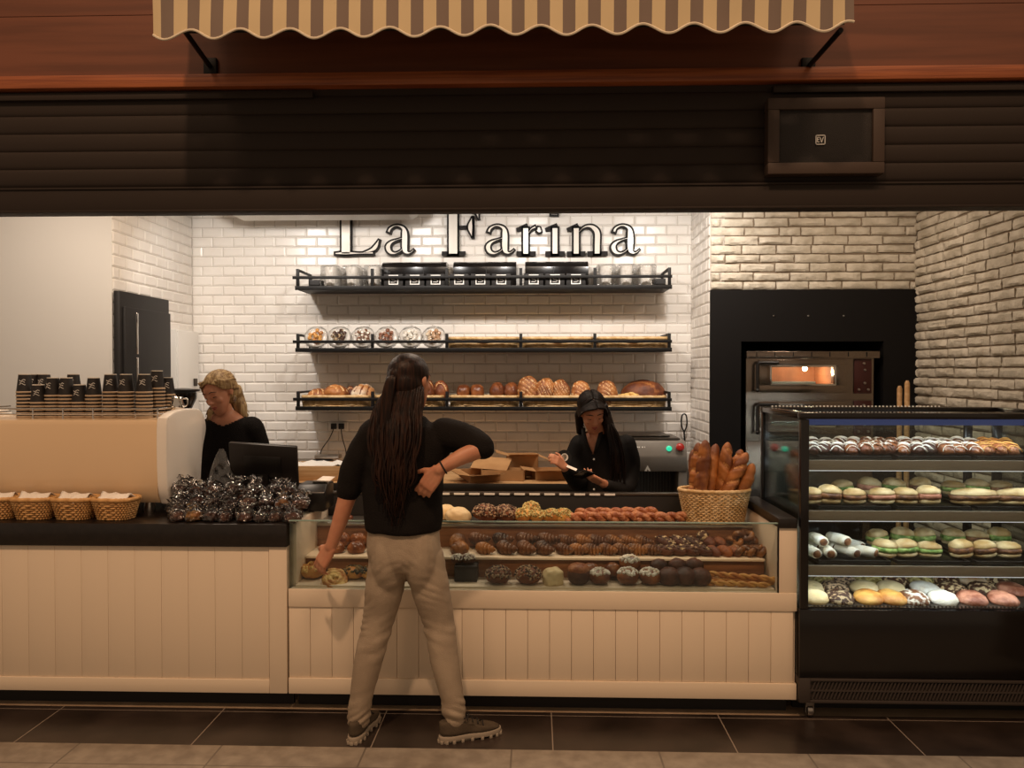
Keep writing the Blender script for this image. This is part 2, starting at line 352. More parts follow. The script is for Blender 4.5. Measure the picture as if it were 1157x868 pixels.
# shop front above: wood panelling, trim, shutter
zs0, zs1, zt1 = az(236, YF), az(97, YF), az(82, YF)
s = MB()
for k in range(4): s.box(-5, 5, YF+.01*(k % 2)*0, YF+.1, zt1+k*.28, zt1+k*.28+.278, .0015)
struct(s.build('wall_front', M['redwood'], smooth=False))
struct(MB().box(-5, 5, YF-.035, YF+.08, zs1, zt1, .006).build('trim_1', M['trimwood']))
t = thing('roller_shutter', 'dark brown ribbed roller shutter rolled up above the bakery counter', 'shutter', (0, YF, zs0))
s = MB(); z = zs0+.115; prof = [(YF+.02, zs0+.11)]
n = 5; hh = (zs1-.03-z)/n
for k in range(n):
    for q in range(9): prof.append((YF+.012-.0045*math.sin(PI*q/8)**.7, z+hh*(k+.06+.9*q/8)))
    prof.append((YF+.016, z+hh*(k+1)))
prof += [(YF+.016, zs1), (YF+.1, zs1), (YF+.1, zs0+.11)]
s.prism(prof, -5, 5, 0); bw(s, 'slat_curtain', M['shutter'], t)
bw(MB().box(-5, 5, YF-.01, YF+.07, zs0, zs0+.108, .006).box(-5, 5, YF-.016, YF-.009, zs0+.098, zs0+.106).box(-5, 5, YF-.014, YF+.08, zs0-.006, zs0+.004, .002), 'bottom_bar', M['shutter'], t)
for a_, b_ in ((-5, -1.0), (1.05, 5)): bw(MB().box(a_, b_, YF-.012, YF+.014, zs1-.045, zs1-.012, .004), 'guide_strip', M['shutter'], t)
# loudspeaker on the shutter box
YS = YF-.04
p0, p1 = at(866, 198, YS), at(998, 111, YS)
x0, x1, z0, z1 = p0.x, p1.x, p0.z, p1.z
t = thing('loudspeaker', 'square brown framed loudspeaker mounted on the dark shutter box', 'loudspeaker', ((x0+x1)/2, YF, z0))
s = MB(); fr = .05
s.box(x0, x1, YS-.02, YF, z1-fr, z1, .004).box(x0, x1, YS-.02, YF, z0, z0+fr, .004).box(x0, x0+fr, YS-.02, YF, z0+fr, z1-fr, .004).box(x1-fr, x1, YS-.02, YF, z0+fr, z1-fr, .004)
bw(s, 'frame', M['speaker'], t)
bw(MB().box(x0+fr-.004, x1-fr+.004, YS-.006, YF-.002, z0+fr-.004, z1-fr+.004, .006), 'grille', M['grillec'], t)
c = at(927, 158, YS-.01); s = MB(); e = .021
for q in ((-e, e, e-.003, e), (-e, e, -e, -e+.003), (-e, -e+.003, -e, e), (e-.003, e, -e, e)): s.box(c.x+q[0], c.x+q[1], YS-.012, YS-.005, c.z+q[2], c.z+q[3])
def rod(mb, pts, r, mi=0): return mb.tube(pts, r, 6, mi)
Y_ = YS-.009
for P in (((-.013, .011), (-.013, -.009)), ((-.013, .011), (-.004, .011)), ((-.013, .002), (-.005, .002)), ((-.013, -.009), (-.004, -.009)), ((-.001, .011), (.005, -.011)), ((.005, -.011), (.013, .012))):
    rod(s, [(c.x+x, Y_, c.z+z) for x, z in P], .0019)
bw(s, 'logo', M['card_white'], t, smooth=False)
# awning
YV = 3.1
x0, x1 = ax(176, YV), ax(963, YV)
t = thing('awning', 'cream and taupe striped scalloped awning on the wood fascia', 'awning', ((x0+x1)/2, YF, az(40, YV)))
per = .2005; n = 28*14
zb = lambda x: az(34, YV)-.022*math.cos(2*PI*(x-ax(190, YV))/per)-.0
def vy(x, z): return YV+.008*math.sin(2*PI*x/per+.8)+.012*noise.noise(Vector((x*3, z*4, 0)))
s = MB(); ztop = 3.13; vs = []; fs = []; R = 8
for side in (0, 1):
    for i in range(n+1):
        x = x0+(x1-x0)*i/n
        for r in range(R+1):
            z = zb(x)+(ztop-zb(x))*r/R; vs.append((x, vy(x, z)+side*.003, z))
st = (n+1)*(R+1)
for i in range(n):
    for r in range(R):
        a = i*(R+1)+r; q = (a, a+R+1, a+R+2, a+1); fs.append(q); fs.append(tuple(st+k for k in reversed(q)))
    a = i*(R+1); fs.append((a, st+a, st+a+R+1, a+R+1))
for i in (0, n):
    for r in range(R):
        a = i*(R+1)+r; fs.append((a, a+1, st+a+1, st+a))
s.add(vs, fs)
SM = stripes('awning_cloth', '#c9b58f', '#75655a', per/2, 0)
bw(s, 'valance', SM, t)
s = MB(); s.tube([(x0+(x1-x0)*i/n, vy(x0+(x1-x0)*i/n, zb(x0+(x1-x0)*i/n))-.001, zb(x0+(x1-x0)*i/n)) for i in range(n+1)], .005, 6)
bw(s, 'piping', mat('awning_piping', '#d9cdb6', .8), t)
s = MB(); s.add([(x0, YV, ztop), (x1, YV, ztop), (x1, YF, ztop+.55), (x0, YF, ztop+.55), (x0, YV, ztop+.006), (x1, YV, ztop+.006), (x1, YF, ztop+.556), (x0, YF, ztop+.556)],
    [(0, 1, 2, 3), (4, 7, 6, 5), (0, 4, 5, 1), (1, 5, 6, 2), (2, 6, 7, 3), (3, 7, 4, 0)])
bw(s, 'canopy', SM, t)
for px, qx in ((208, 238), (950, 913)):
    a = at(px, 34, YV+.03); b = at(qx, 76, YF-.01); s = MB(); s.tube([a, b], .011, 8)
    s.box(b.x-.03, b.x+.03, YF-.02, YF, b.z-.04, b.z+.04, .004); bw(s, 'bracket_arm', M['black'], t)
s = MB(); s.tube([(x0+.03, YV+.03, az(34, YV)+.03), (x1-.03, YV+.03, az(34, YV)+.03)], .012, 8); bw(s, 'front_bar', M['black'], t)

# ------------------------------------------------------------------ left service counter
YC = 3.6
zt = az(592, YC, 300); zk = az(784, YC, 320); zm = az(618, YC, 300); XC0, XC1 = -3.6, ax(323.5, YC)
t = thing('service_counter', 'cream panelled service counter with a thick black worktop', 'counter', ((XC0+XC1)/2, 3.9, 0))
s = MB(); X = XC1-.002
s.box(X-.085, X, YC, YC+.03, zk, zm, .003).box(XC0, X-.085, YC, YC+.03, zk, zk+.065, .003)
s.box(XC0, X, YC+.03, 4.2, zk, zm)
x = X-.087
while x > XC0+.1:
    s.box(x-.1275, x-.0005, YC+.006, YC+.03, zk+.066, zm, .0009); x -= .128
bw(s, 'front_panel', M['cream'], t)
bw(MB().box(XC0, XC1+.002, YC-.012, 4.27, zm, zt, .006), 'worktop', M['worktop'], t)
bw(MB().box(XC0, XC1, YC+.09, YC+.11, 0, zk+.002), 'kickplate', M['matt_black'], t)

# ------------------------------------------------------------------ bakery display case
X0, X1, XG = XC1+.004, ax(905, 3.575)-.003, ax(879, YC)
zl = az(668, YC, 600); zg = az(591, YC, 600); YK = 4.22
z1_, z2_, z3_ = .592, .693, .815; Y1, Y2, Y3 = 3.80, 4.00, 4.20
zside = zt-.006
t = thing('bakery_display_case', 'cream boarded glass-fronted bakery display case with three stepped wooden tiers', 'display case', ((X0+X1)/2, 3.9, 0))
CASE = t
s = MB(); lz = .085
s.box(X0, X1, YC, YC+.05, zl-lz, zl, .004).box(X0, X1, YC, YC+.03, zk, zk+.075, .003).box(X0, X1, YC+.03, YK, zk, zl-.015)
x = X0
while x < X1-.02:
    s.box(x+.0007, min(x+.1013, X1), YC+.007, YC+.03, zk+.076, zl-lz, .0018); x += .102
bw(s, 'front_panel', M['cream'], t)
bw(MB().box(X0+.02, X1-.02, YC+.09, YC+.11, 0, zk+.002), 'kickplate', M['matt_black'], t)
s = MB(); s.box(X0, X0+.025, YC+.05, YK, zl, zside, .002); bw(s, 'side_panel', M['cream'], t)
s = MB(); s.box(XG+.006, X1, YC+.004, YC+.05, zl, zside, .002).box(XG+.012, XG+.03, YC+.05, YK, zl, zside, .002).box(XG+.03, X1, YC+.05, YK, zl, zside); bw(s, 'end_post', M['cream'], t)
bw(MB().box(XG+.006, X1-.002, YC-.006, YK+.02, zside, zside+.045, .004), 'end_top', M['worktop'], t)
bw(MB().box(X0+.025, XG, YC+.03, Y1+.01, z1_-.02, z1_, .002), 'bottom_tier', M['cream'], t)
bw(MB().box(X0+.025, XG, Y1, Y1+.015, z1_, z2_-.012), 'riser', M['wood'], t)
bw(MB().box(X0+.025, XG, Y1-.015, Y2+.01, z2_-.012, z2_, .002), 'middle_tier', M['cream'], t)
bw(MB().box(X0+.025, XG, Y2, Y2+.015, z2_, z3_-.014), 'riser', M['wood'], t)
bw(MB().box(X0+.025, XG, Y2-.01, Y3+.01, z3_-.014, z3_, .002), 'top_tier', M['steel'], t)
zbk = az(557, YK, 600)
bw(MB().box(X0+.025, XG+.03, YK, YK+.03, .3, zbk-.012, .002), 'back_panel', M['matt_black'], t)
bw(MB().box(X0+.025, XG+.03, YK-.006, YK+.05, zbk-.012, zbk, .003), 'back_rail', M['dsteel'], t)
s = MB()
for k in range(17):
    x = ax(496+k*17, YK); 
    if x < XG-.1 and k < 12: s.box(x, x+.058, YK-.009, YK-.0055, zbk-.0115, zbk-.001)
bw(s, 'light_dashes', M['card_white'], t)  # white dashes painted in for the row of light along the back rail
bw(MB().box(X0+.006, XG+.004, YC+.006, YC+.014, zl, zg, .001), 'front_glass', M['glass'], t)
bw(MB().box(X0+.004, X0+.010, YC+.014, YK-.3, zl, zg, .001), 'side_glass', M['glass'], t)
bw(MB().box(X0+.004, XG+.006, YC+.004, YC+.016, zg, zg+.006, .001), 'glass_rail', M['edge'], t)
bw(MB().box(XG+.0045, XG+.0105, YC+.002, YC+.012, zl, zg, .001), 'corner_strip', M['black'], t)
# ------------------------------------------------------------------ food shapes
def mk(name, cat, fn, mats, smooth='all'):
    def f():
        s = MB(); fn(s); o = s.build(name, mats, smooth=smooth); o['category'] = cat; return o
    return f
def flat(d, k=.55): return 1 if d.z > -k else k/max(-d.z, k)
def loaf(rx, ry, rz, slash=4, depth=.1, ax_='x', lump=.05, sq=.0, seed=1.0):
    """a domed loaf; the bottoms of its slashes take the second material"""
    def groove(d):
        if d.z < .05 or not slash: return 0
        u = d.x if ax_ == 'x' else d.y; v = d.y if ax_ == 'x' else d.x
        g = (u+.4*v+.12*math.sin(3*v)+1)*slash/2; g -= math.floor(g); return math.exp(-((g-.5)/.13)**2)*min(1, (d.z-.05)*4)
    def fn(s):
        n0 = len(s.bm.faces)
        def f(d):
            q = flat(d)*(1+lump*noise.noise(d*2.3+Vector((seed, 0, 0)))+.02*noise.noise(d*9))
            if sq: q *= (abs(d.x)**4+abs(d.y)**4+abs(d.z)**4)**(-sq)
            return q*(1-depth*groove(d))
        s.ell((0, 0, rz*.55), (rx, ry, rz), 44, 30, f=f)
        s.bm.faces.ensure_lookup_table()
        for fc in s.bm.faces[n0:]:
            c = fc.calc_center_median(); d = Vector((c.x/rx, c.y/ry, (c.z-rz*.55)/rz)).normalized()
            if groove(d) > .55: fc.material_index = 1
    return fn
def crois(L=.13, r=.034, seg=7, bend=.035):
    def fn(s):
        pts = []; rad = []; k = 8; n = seg*k
        for i in range(n+1):
            t = i/n*2-1; j = i % k; ph = j/(k-1); pts.append((t*L/2, bend*t*t, r*.8)); env = max(0, 1-abs(t)**1.8)
            if t > 0: ph = 1-ph
            rad.append(max(.006, r*(.3+.7*env)*(.64+.4*math.sin(PI/2*min(1, ph*1.3)))))
        s.tube(pts, rad, 16)
    return fn
def twist(L, r, n=10, k=7):
    def fn(s):
        for ph in (0, PI):
            pts = [(L*(i/(n*6)-.5), math.cos(ph+2*PI*k*i/(n*6)/2)*r*.55, r+math.sin(ph+2*PI*k*i/(n*6)/2)*r*.55) for i in range(n*6+1)]
            s.tube(pts, [r*.62*(.5+.5*min(1, min(i, n*6-i)/4)) for i in range(n*6+1)], 8)
    return fn
def spiral(R=.05, r=.013, turns=2.3):
    def fn(s):
        n = 60; pts = []; rad = []
        for i in range(n+1):
            t = i/n; a = turns*2*PI*t; q = R*(.18+.82*t); pts.append((q*math.cos(a), q*math.sin(a), r*(1.6-.6*t))); rad.append(r*(1.05 if t < .95 else .7))
        s.tube(pts, rad, 9); s.ell((0, 0, r*.8), (R*.85, R*.85, r*.8), 18, 8)
    return fn
def knot(R=.04, r=.016):
    def fn(s):
        n = 48; pts = []
        for i in range(n):
            a = 2*PI*i/n; pts.append((R*(math.sin(a)+1.3*math.sin(2*a))*.55, R*(math.cos(a)-1.3*math.cos(2*a))*.55, r*1.5-r*.8*math.sin(3*a)))
        s.tube(pts, r, 9, closed=True)
    return fn
def lumpy(r, seed=0, amp=.18, fz=.85, fr=3.2, seg=22):
    def fn(s): s.ell((0, 0, r*fz*.8), (r, r, r*fz), seg, 14, f=lambda d: flat(d, .7)*(1+amp*noise.noise(d*fr+Vector((seed, seed, 0)))))
    return fn
def topped(r, h, mi_top=1, n=46, pr=.006, seed=1, rx=1.0, zf=.2):
    """a roll with separate bits of topping all over its crown"""
    def fn(s):
        R = random.Random(seed); s.ell((0, 0, h*.5), (r*rx, r, h*.55), 22, 12, f=lambda d: flat(d, .7)*(1+.08*noise.noise(d*3)))
        for k in range(n):
            z = R.uniform(zf, 1); a = R.uniform(0, 2*PI); q = math.sqrt(1-z*z)
            s.ell((q*math.cos(a)*r*rx, q*math.sin(a)*r, h*.5+z*h*.55), (pr*R.uniform(.7, 1.3),)*3, 6, 4, mi_top)
    return fn
def weave(s, ring, rows, r, stakes, mi=0, rim=True):
    n = stakes*2
    for j in range(rows):
        h = (j+.5)/rows; pts = []
        for i in range(n):
            p = Vector(ring(2*PI*i/n, h)); o = Vector((p.x, p.y, 0)).normalized()*(r*.8*(1 if (i//1+j) % 2 else -1)); pts.append(p+o)
        s.tube(pts, r, 5, mi, closed=True, flat=.9)
    for i in range(stakes):
        a = 2*PI*(i+.25)/stakes; s.tube([ring(a, h/4) for h in range(5)], r*.7, 5, mi)
    if rim:
        m_ = max(32, stakes*2); s.tube([Vector(ring(2*PI*i/m_, 1))+Vector((0, 0, r*.3*(i % 2))) for i in range(m_)], r*1.9, 7, mi, closed=True)
    m_ = 32; s.add([ring(2*PI*i/m_, .02) for i in range(m_)], [tuple(range(m_))], mi)
def sgp(v, p): return math.copysign(abs(v)**p, v)
def rect_ring(a0, b0, a1, b1, H, p=.4):
    return lambda t, h: ((a0+(a1-a0)*h)*sgp(math.cos(t), p), (b0+(b1-b0)*h)*sgp(math.sin(t), p), H*h)

# ------------------------------------------------------------------ sign letters
YLT = YB-.045
t = thing('shop_sign', 'bakery name in raised black outlined letters across the white tiled wall', 'sign', at(550, 290, YLT))
k_ = YLT/F
LET = {
 'L': ([[(14, 0, 12), (14, 54, 12)], [(1, 1.5, 3), (14, 1.8, 5), (30, 1.6, 3), (46, 2, 4)], [(33, 2, 2), (43, 5, 5), (48, 9, 6), (52, 17, 2)], [(2, 52.5, 3), (27, 52.5, 3)], [(8, 2, 4), (20, 2, 4)]]),
 'F': ([[(12, 0, 12), (12, 54, 12)], [(0, 1.5, 3), (25, 1.5, 3)], [(0, 52.5, 3), (38, 52.5, 3)], [(36, 52, 6), (39, 47, 5), (41, 40, 1.5)], [(14, 31, 2), (32, 31, 2)], [(33.5, 20, 1.5), (31.5, 31, 7), (33.5, 42, 1.5)], [(34.5, 19, 2), (34.5, 43, 2)]]),
 'a': ([[(5, 25, 5), (7, 29.5, 4.2), (12, 32.5, 3.2), (17, 32.5, 3.6), (22, 29.5, 5.5), (23.5, 23, 8), (23.5, 7, 8), (26, 2.5, 5), (30, 2.5, 2.5), (34, 6, 1.5)],
         [(22, 19, 2), (15, 17, 2.4), (8, 14, 4.5), (4.5, 9, 7), (6.5, 3.5, 6), (12, 1.6, 3.6), (18, 4, 2.4), (22, 8, 2)]]),
 'r': ([[(9.5, 0, 8), (9.5, 31, 8)], [(0, 1.5, 3), (20, 1.5, 3)], [(0, 28.5, 2), (5, 30, 3.5), (11, 33, 3)], [(12, 24, 2.4), (16, 29, 3), (21, 31.5, 4)], [(22, 29, 6), (25, 28, 8), (27, 28.5, 5)]]),
 'i': ([[(10, 0, 8), (10, 31, 8)], [(0, 1.5, 3), (20, 1.5, 3)], [(0, 28.5, 2), (5, 30, 3.5), (12, 33, 3)], [(9, 44.2, 9), (9.1, 46.5, 9)]]),
 'n': ([[(9.5, 0, 8), (9.5, 31, 8)], [(0, 1.5, 3), (19, 1.5, 3)], [(0, 28.5, 2), (5, 30, 3.5), (11, 33, 3)], [(12, 25, 2), (17, 30, 3), (23, 32, 4), (29, 30, 6.5), (33, 24, 8), (33, 10, 8), (33, 0, 8)], [(23, 1.5, 3), (44, 1.5, 3)]]),
}
def ribbon(s, P, dw, y0, y1, k, mi=0):
    C_ = catmull(P, 7) if len(P) > 2 else [Vector(p) for p in P]
    Lf, Rt = [], []
    for i, p in enumerate(C_):
        a = C_[max(i-1, 0)]; b = C_[min(i+1, len(C_)-1)]; d = Vector((b.x-a.x, b.y-a.y)); d.normalize(); nn = Vector((-d.y, d.x))
        w = max(p.z/2+dw, .15); e = d*(dw if i == len(C_)-1 else -dw if i == 0 else 0)
        Lf.append((p.x+nn.x*w+e.x, p.y+nn.y*w+e.y)); Rt.append((p.x-nn.x*w+e.x, p.y-nn.y*w+e.y))
    m_ = len(Lf); vs = [(x*k, y, z*k) for y in (y0, y1) for x, z in Lf+Rt]; n2 = 2*m_; fs = []
    for i in range(m_-1):
        fs += [(i, i+1, m_+i+1, m_+i), (n2+i, n2+m_+i, n2+m_+i+1, n2+i+1), (i, n2+i, n2+i+1, i+1), (m_+i, m_+i+1, n2+m_+i+1, n2+m_+i)]
    fs += [(0, m_, n2+m_, n2), (m_-1, n2+m_-1, n2+2*m_-1, 2*m_-1)]
    s.add(vs, fs, mi)
for ch, px in zip('LaFarina', (377, 434, 500, 547, 584.5, 617, 641.5, 688.5)):
    o_ = at(px, 288, YLT)-Vector(t.location); s = MB(); f_ = MB()
    for P in LET[ch]:
        ribbon(s, P, .95, 0, .03, k_)
        if max(p[2] for p in P) > 3.6: ribbon(f_, P, -1.25, -.004, .004, k_)
    L_ = s.build('letter', M['bronze'], t, loc=o_); f_.build('face', M['face'], L_, smooth=False)

# ------------------------------------------------------------------ wall shelves
YSF, YSB = 5.76, 6.085
SX0, SX1 = ax(336, YSF), ax(757, YSF)
POST = [ax(p, YSF) for p in (337, 421, 505, 588.5, 672, 756)]
def shelf(zb_, zr, zt_, label, solid):
    t = thing('display_shelf', label, 'shelf', ((SX0+SX1)/2, YSB, zb_), group='black metal wall shelves')
    bw(MB().box(SX0, SX1, YSF, YSB, zb_-.012, zb_, .002) if solid else MB().box(SX0, SX1, YSF+.0, YSB, zb_-.006, zb_, .002), 'shelf_board', M['black'], t)
    bw(MB().box(SX0-.012, SX1+.012, YSF-.012, YSF, zb_-.014, zb_+.016, .002), 'front_lip', M['black'], t)
    bw(MB().box(SX0-.03, SX1+.012, YSF-.014, YSF-.004, zr-.011, zr+.011, .002), 'front_rail', M['black'], t)
    for x in POST: bw(MB().box(x-.011, x+.011, YSF-.01, YSF+.01, zb_, zt_, .002), 'post', M['black'], t)
    for x in (POST[0], POST[-1]):
        bw(MB().box(x-.01, x+.01, YSF, YSB+.01, zt_-.016, zt_, .002).box(x-.01, x+.01, YSB-.015, YSB+.01, zb_, zt_, .002), 'end_frame', M['black'], t)
    return t
zA, zBs, zC = az(325, YSF), az(395.5, YSF), az(462, YSF)
shelf(zA, az(313, YSF), az(303, YSF), 'top black metal wall shelf holding black boxes, under the sign letters', True)
shelf(zBs, az(386, YSF), az(377, YSF), 'middle black metal wall shelf holding wrapped plates and shallow trays', True)
shelf(zC, az(451.5, YSF), az(442.5, YSF), 'lowest black metal wall shelf holding wicker baskets of bread', True)
# top shelf: big glossy boxes, small logo boxes, clear packs of cups
YM = 5.98
for i, (a, b) in enumerate(((433, 505.5), (513, 583.5), (593.5, 664))):
    w = (b-a)*YM/F; h = az(296, YM)-zA; c = at((a+b)/2, 320, YM)
    o = thing('storage_box', ['left', 'middle', 'right'][i]+' of three wide glossy black boxes on the top shelf', 'box', (c.x, YM+.01, zA), group='glossy black boxes on the top shelf')
    s = MB(); s.prism([(-.085, 0), (.085, 0), (.085, h), (-.02, h), (-.06, h*.94), (-.085, h*.8)], -w/2, w/2, 0, bev=.004); s.build('box_body', M['gloss_black'], o)
    s = MB(); xs = w/2*(.3 if i == 0 else .05 if i == 1 else -.1); s.box(xs-.0015, xs+.0015, -.0875, -.05, h*.45, h*.8).build('seam', M['matt_black'], o)
LOGO = MB(); e = .036
def logo_mesh(s, e, y, r=.0035):
    s.box(-e, e, y-.001, y, e-2*r, e).box(-e, e, y-.001, y, -e, -e+2*r).box(-e, -e+2*r, y-.001, y, -e, e).box(e-2*r, e, y-.001, y, -e, e)
    q = e*.5
    s.tube([(q, y, q), (-q*.2, y, q*1.05), (-q, y, q*.5), (-q*.5, y, .05*q), (q*.6, y, -.1*q), (q, y, -q*.6), (q*.3, y, -q), (-q, y, -q)], r*.62, 5)
def mk_gift():
    o = thing('gift_box', '', 'box', group='small black logo boxes on the top shelf')
    MB().box(-.071, .071, 0, .13, 0, .105, .003).build('box_body', M['matt_black'], o)
    s = MB(); logo_mesh(s, e, -.0005); s.build('logo', M['card_white'], o, loc=(0, 0, .062), smooth=False); return o
G = Stock(mk_gift)
for i, px in enumerate((445, 469, 492.5, 519, 543, 566.5, 603, 627, 650.5)):
    G.put('small black box with white square logo, %s of nine on the top shelf' % nth(i, 9), (ax(px, YSF+.02), YSF+.012, zA))
def mk_pack():
    o = thing('cup_pack', '', 'cup pack', group='clear packs of white cups')
    for k in range(3):
        for j in range(1):
            s = MB(); s.lathe([(.03, 0), (.04, .05), (.046, .14), (.047, .165), (.04, .17)], 20); s.build('cup_stack', M['paper'], o, loc=(-.0+0, .0+k*.07, .004))
    s = MB(); s.box(-.07, .07, -.06, .2, 0, .185, .012)
    for v in s.bm.verts: v.co += Vector((.006*noise.noise(v.co*30), .006*noise.noise(v.co*30+Vector((5, 0, 0))), .01*noise.noise(v.co*25) if v.co.z > .1 else 0))
    s.build('film', M['wrap'], o); return o
Pk = Stock(mk_pack); xs = (375, 399, 423, 684, 707, 729)
for i, px in enumerate(xs):
    Pk.put('clear pack of white cups, %s of three at the top shelf %s end' % (('left', 'middle', 'right')[i % 3], 'left' if i < 3 else 'right'), (ax(px, 5.88), 5.87, zA), scale=(1, 1, .98))
for i, px in enumerate((357, 745)):
    s = MB().box(-.045, .045, 0, .08, 0, .075, .003).box(-.035, .035, -.0015, 0, .015, .06)
    o = s.build('small_box', M['matt_black'], loc=(ax(px, 5.86), 5.86, zA)); tag(o, 'plain small black box at the %s end of the top shelf' % ('left', 'right')[i], 'box')
# middle shelf: wrapped plates of biscuits, shallow trays
def mk_plate(bm_, n, rb):
    def f():
        o = thing('wrapped_plate', '', 'plate', group='film wrapped plates on the middle shelf')
        MB().lathe([(.0, .0), (.055, 0), (.088, .012), (.09, .015), (.055, .006), (0, .005)], 30).build('plate', M['whiteg'], o, smooth='all')
        R = random.Random(n); s = MB()
        for k in range(n):
            a = 2*PI*k/n; q = .046 if k % 3 else .03
            s.ell((q*math.cos(a), q*math.sin(a), .02+.008*(k % 3)), (rb, rb, .011), 12, 6)
        s.ell((0, 0, .03), (rb*1.1, rb*1.1, .012), 12, 6); s.build('biscuits', bm_, o, smooth='all')['kind'] = 'stuff'
        s = MB(); s.ell((0, 0, .008), (.092, .092, .05), 26, 14, f=lambda d: 1+.06*noise.noise(d*6)); s.build('film', M['wrap'], o, smooth='all'); return o
    return f
bk = [B['gold'], B['nut'], B['sugar'], B['red'], B['white'], B['flour']]
for i, px in enumerate((359, 385, 411.5, 438, 465, 491)):
    st = mk_plate(bk[i], 9+i % 3, .017)(); o = st
    o['label'] = 'film wrapped plate of %s, %s on the middle shelf' % (['golden biscuits', 'dark nutty biscuits', 'white and red sweets', 'reddish biscuits', 'white sugared biscuits', 'pale wrapped cakes'][i], nth(i, 6))
    o.location = (ax(px, 5.86), 5.84, zBs+.094); o.rotation_euler = (math.radians(68), 0, 0)
def mk_tray(w, d, h, rows, st, m, name='wicker_tray'):
    def f():
        s = MB(); weave(s, rect_ring(w/2-.012, d/2-.012, w/2-.004, d/2-.004, h, .22), rows, .0065, st); o = s.build(name, m, smooth='all'); o['category'] = 'basket'; return o
    return f
T = Stock(mk_tray(.53, .26, .085, 8, 44, M['wicker_pale']))
for i, px in enumerate((547, 630, 714)):
    T.put('empty shallow pale wicker tray, %s of three on the middle shelf' % ('left', 'middle', 'right')[i], (ax(px, 5.88), 5.91, zBs+.001), group='empty wicker trays')
# bottom shelf: bread baskets and loaves
T2 = Stock(mk_tray(.515, .27, .085, 8, 44, M['wicker_pale'], 'wicker_basket'))
YBk = 5.90
bl = ['round loaves at the left end', 'dark loaves behind the customer head', 'square and rounded sandwich loaves', 'upright oval loaves', 'a big brown loaf at the right end']
for i, px in enumerate((379.5, 462, 547, 630, 713)):
    T2.put('pale wicker basket holding '+bl[i]+' of the lowest shelf', (ax(px, YBk-.1), YBk, zC+.001), group='bread baskets on the lowest shelf')
zL = zC+.052
def put1(maker, label, px, py_, Y, rot=(0, 0, 0), z=None, scale=1, group=None):
    o = maker(); o['label'] = label; p = at(px, 434, Y); o.location = (p.x, Y, z if z is not None else az(py_, Y, px)); o.rotation_euler = rot
    o.scale = (scale,)*3
    if group: o['group'] = group
    return o
g = 'loaves on the lowest shelf'
rb = mk('bread_loaf', 'bread', loaf(.085, .09, .062, 4, .12, 'x'), [B['crust'], B['crumb']])
rf = mk('bread_loaf', 'bread', loaf(.075, .09, .07, 3, .16, 'x'), [B['flour'], B['dark']])
rd = mk('bread_loaf', 'bread', loaf(.06, .09, .095, 3, .12, 'y'), [B['dark'], B['crumb']])
tin = mk('sandwich_loaf', 'bread', loaf(.058, .11, .075, 0, 0, sq=.16, lump=.03), B['red'])
tr = mk('bread_loaf', 'bread', loaf(.062, .11, .08, 2, .06, 'y', sq=.05), [B['dark'], B['red']])
ov = mk('bread_loaf', 'bread', loaf(.074, .098, .05, 6, .13, 'y', sq=.05), [B['crust'], B['crumb']])
ov2 = mk('bread_loaf', 'bread', loaf(.067, .094, .055, 7, .16, 'x', lump=.09, seed=4, sq=.05), [B['crust'], B['crumb']])
big = mk('bread_loaf', 'bread', loaf(.175, .11, .115, 2, .03, 'y', lump=.07, seed=2), [B['dark'], B['crust']])
Yf, Yb = 5.87, 5.98
put1(rb, 'round slashed brown loaf at the left end of the lowest shelf', 360, 0, Yf, z=zL+.005, scale=.95)
put1(rb, 'round slashed brown loaf second from left on the lowest shelf', 379, 0, Yf, (0, .1, .7), z=zL+.02, scale=1.1)
put1(rd, 'small dark loaf behind between brown and floured loaves of the lowest shelf', 396, 0, Yb, (0, 0, .6), z=zL+.01, scale=.7)
put1(rf, 'white floured slashed loaf in the leftmost basket of the lowest shelf', 410, 0, Yf, (.2, .25, -.5), z=zL+.015, scale=1.08)
put1(rd, 'dark floured loaf just right of the customer head on the lowest shelf', 483, 0, Yf, z=zL+.005, scale=1.05)
put1(rd, 'dark floured loaf at the right end of the second basket, lowest shelf', 498, 0, Yf+.02, (0, 0, .4), z=zL+.01)
put1(tin, 'square reddish sandwich loaf, left one of the pair on the lowest shelf', 524, 0, Yf, z=zL+.02, scale=.9)
put1(tin, 'square reddish sandwich loaf, right one of the pair on the lowest shelf', 539, 0, Yf+.01, (0, 0, .1), z=zL+.02, scale=.92)
put1(tr, 'rounded dark topped loaf, left one of the pair right of square loaves', 562, 0, Yf, z=zL+.025, scale=.95)
put1(tr, 'rounded dark topped loaf, right one of the pair right of square loaves', 578, 0, Yf+.02, (0, 0, -.2), z=zL+.025, scale=.95)
put1(ov, 'tall upright slashed oval loaf, leftmost of four in the fourth basket', 597, 0, Yf+.0, (1.3, 0, 0), z=zL+.075, scale=1.12)
put1(ov2, 'upright cracked oval loaf, second from left in the fourth basket', 616, 0, Yf, (1.3, .1, .1), z=zL+.065, scale=1.1)
put1(ov2, 'upright cracked oval loaf, third from left in the fourth basket', 634, 0, Yf-.01, (1.3, -.1, -.1), z=zL+.06, scale=1.05)
put1(ov, 'short rounded slashed loaf, rightmost in the fourth basket', 656, 0, Yf, (1.3, 0, .1), z=zL+.05, scale=1.02)
put1(ov, 'round cut loaf face left of the big brown loaf, lowest shelf', 685, 0, Yf-.02, (1.25, .0, .2), z=zL+.05, scale=1.05)
put1(big, 'very big brown loaf at the right end of the lowest shelf', 727, 0, Yb, z=zL-.02)
s_ = mk('bread_chunk', 'bread', loaf(.085, .05, .05, 0, 0, lump=.25, sq=.1, seed=6), B['cheese'])
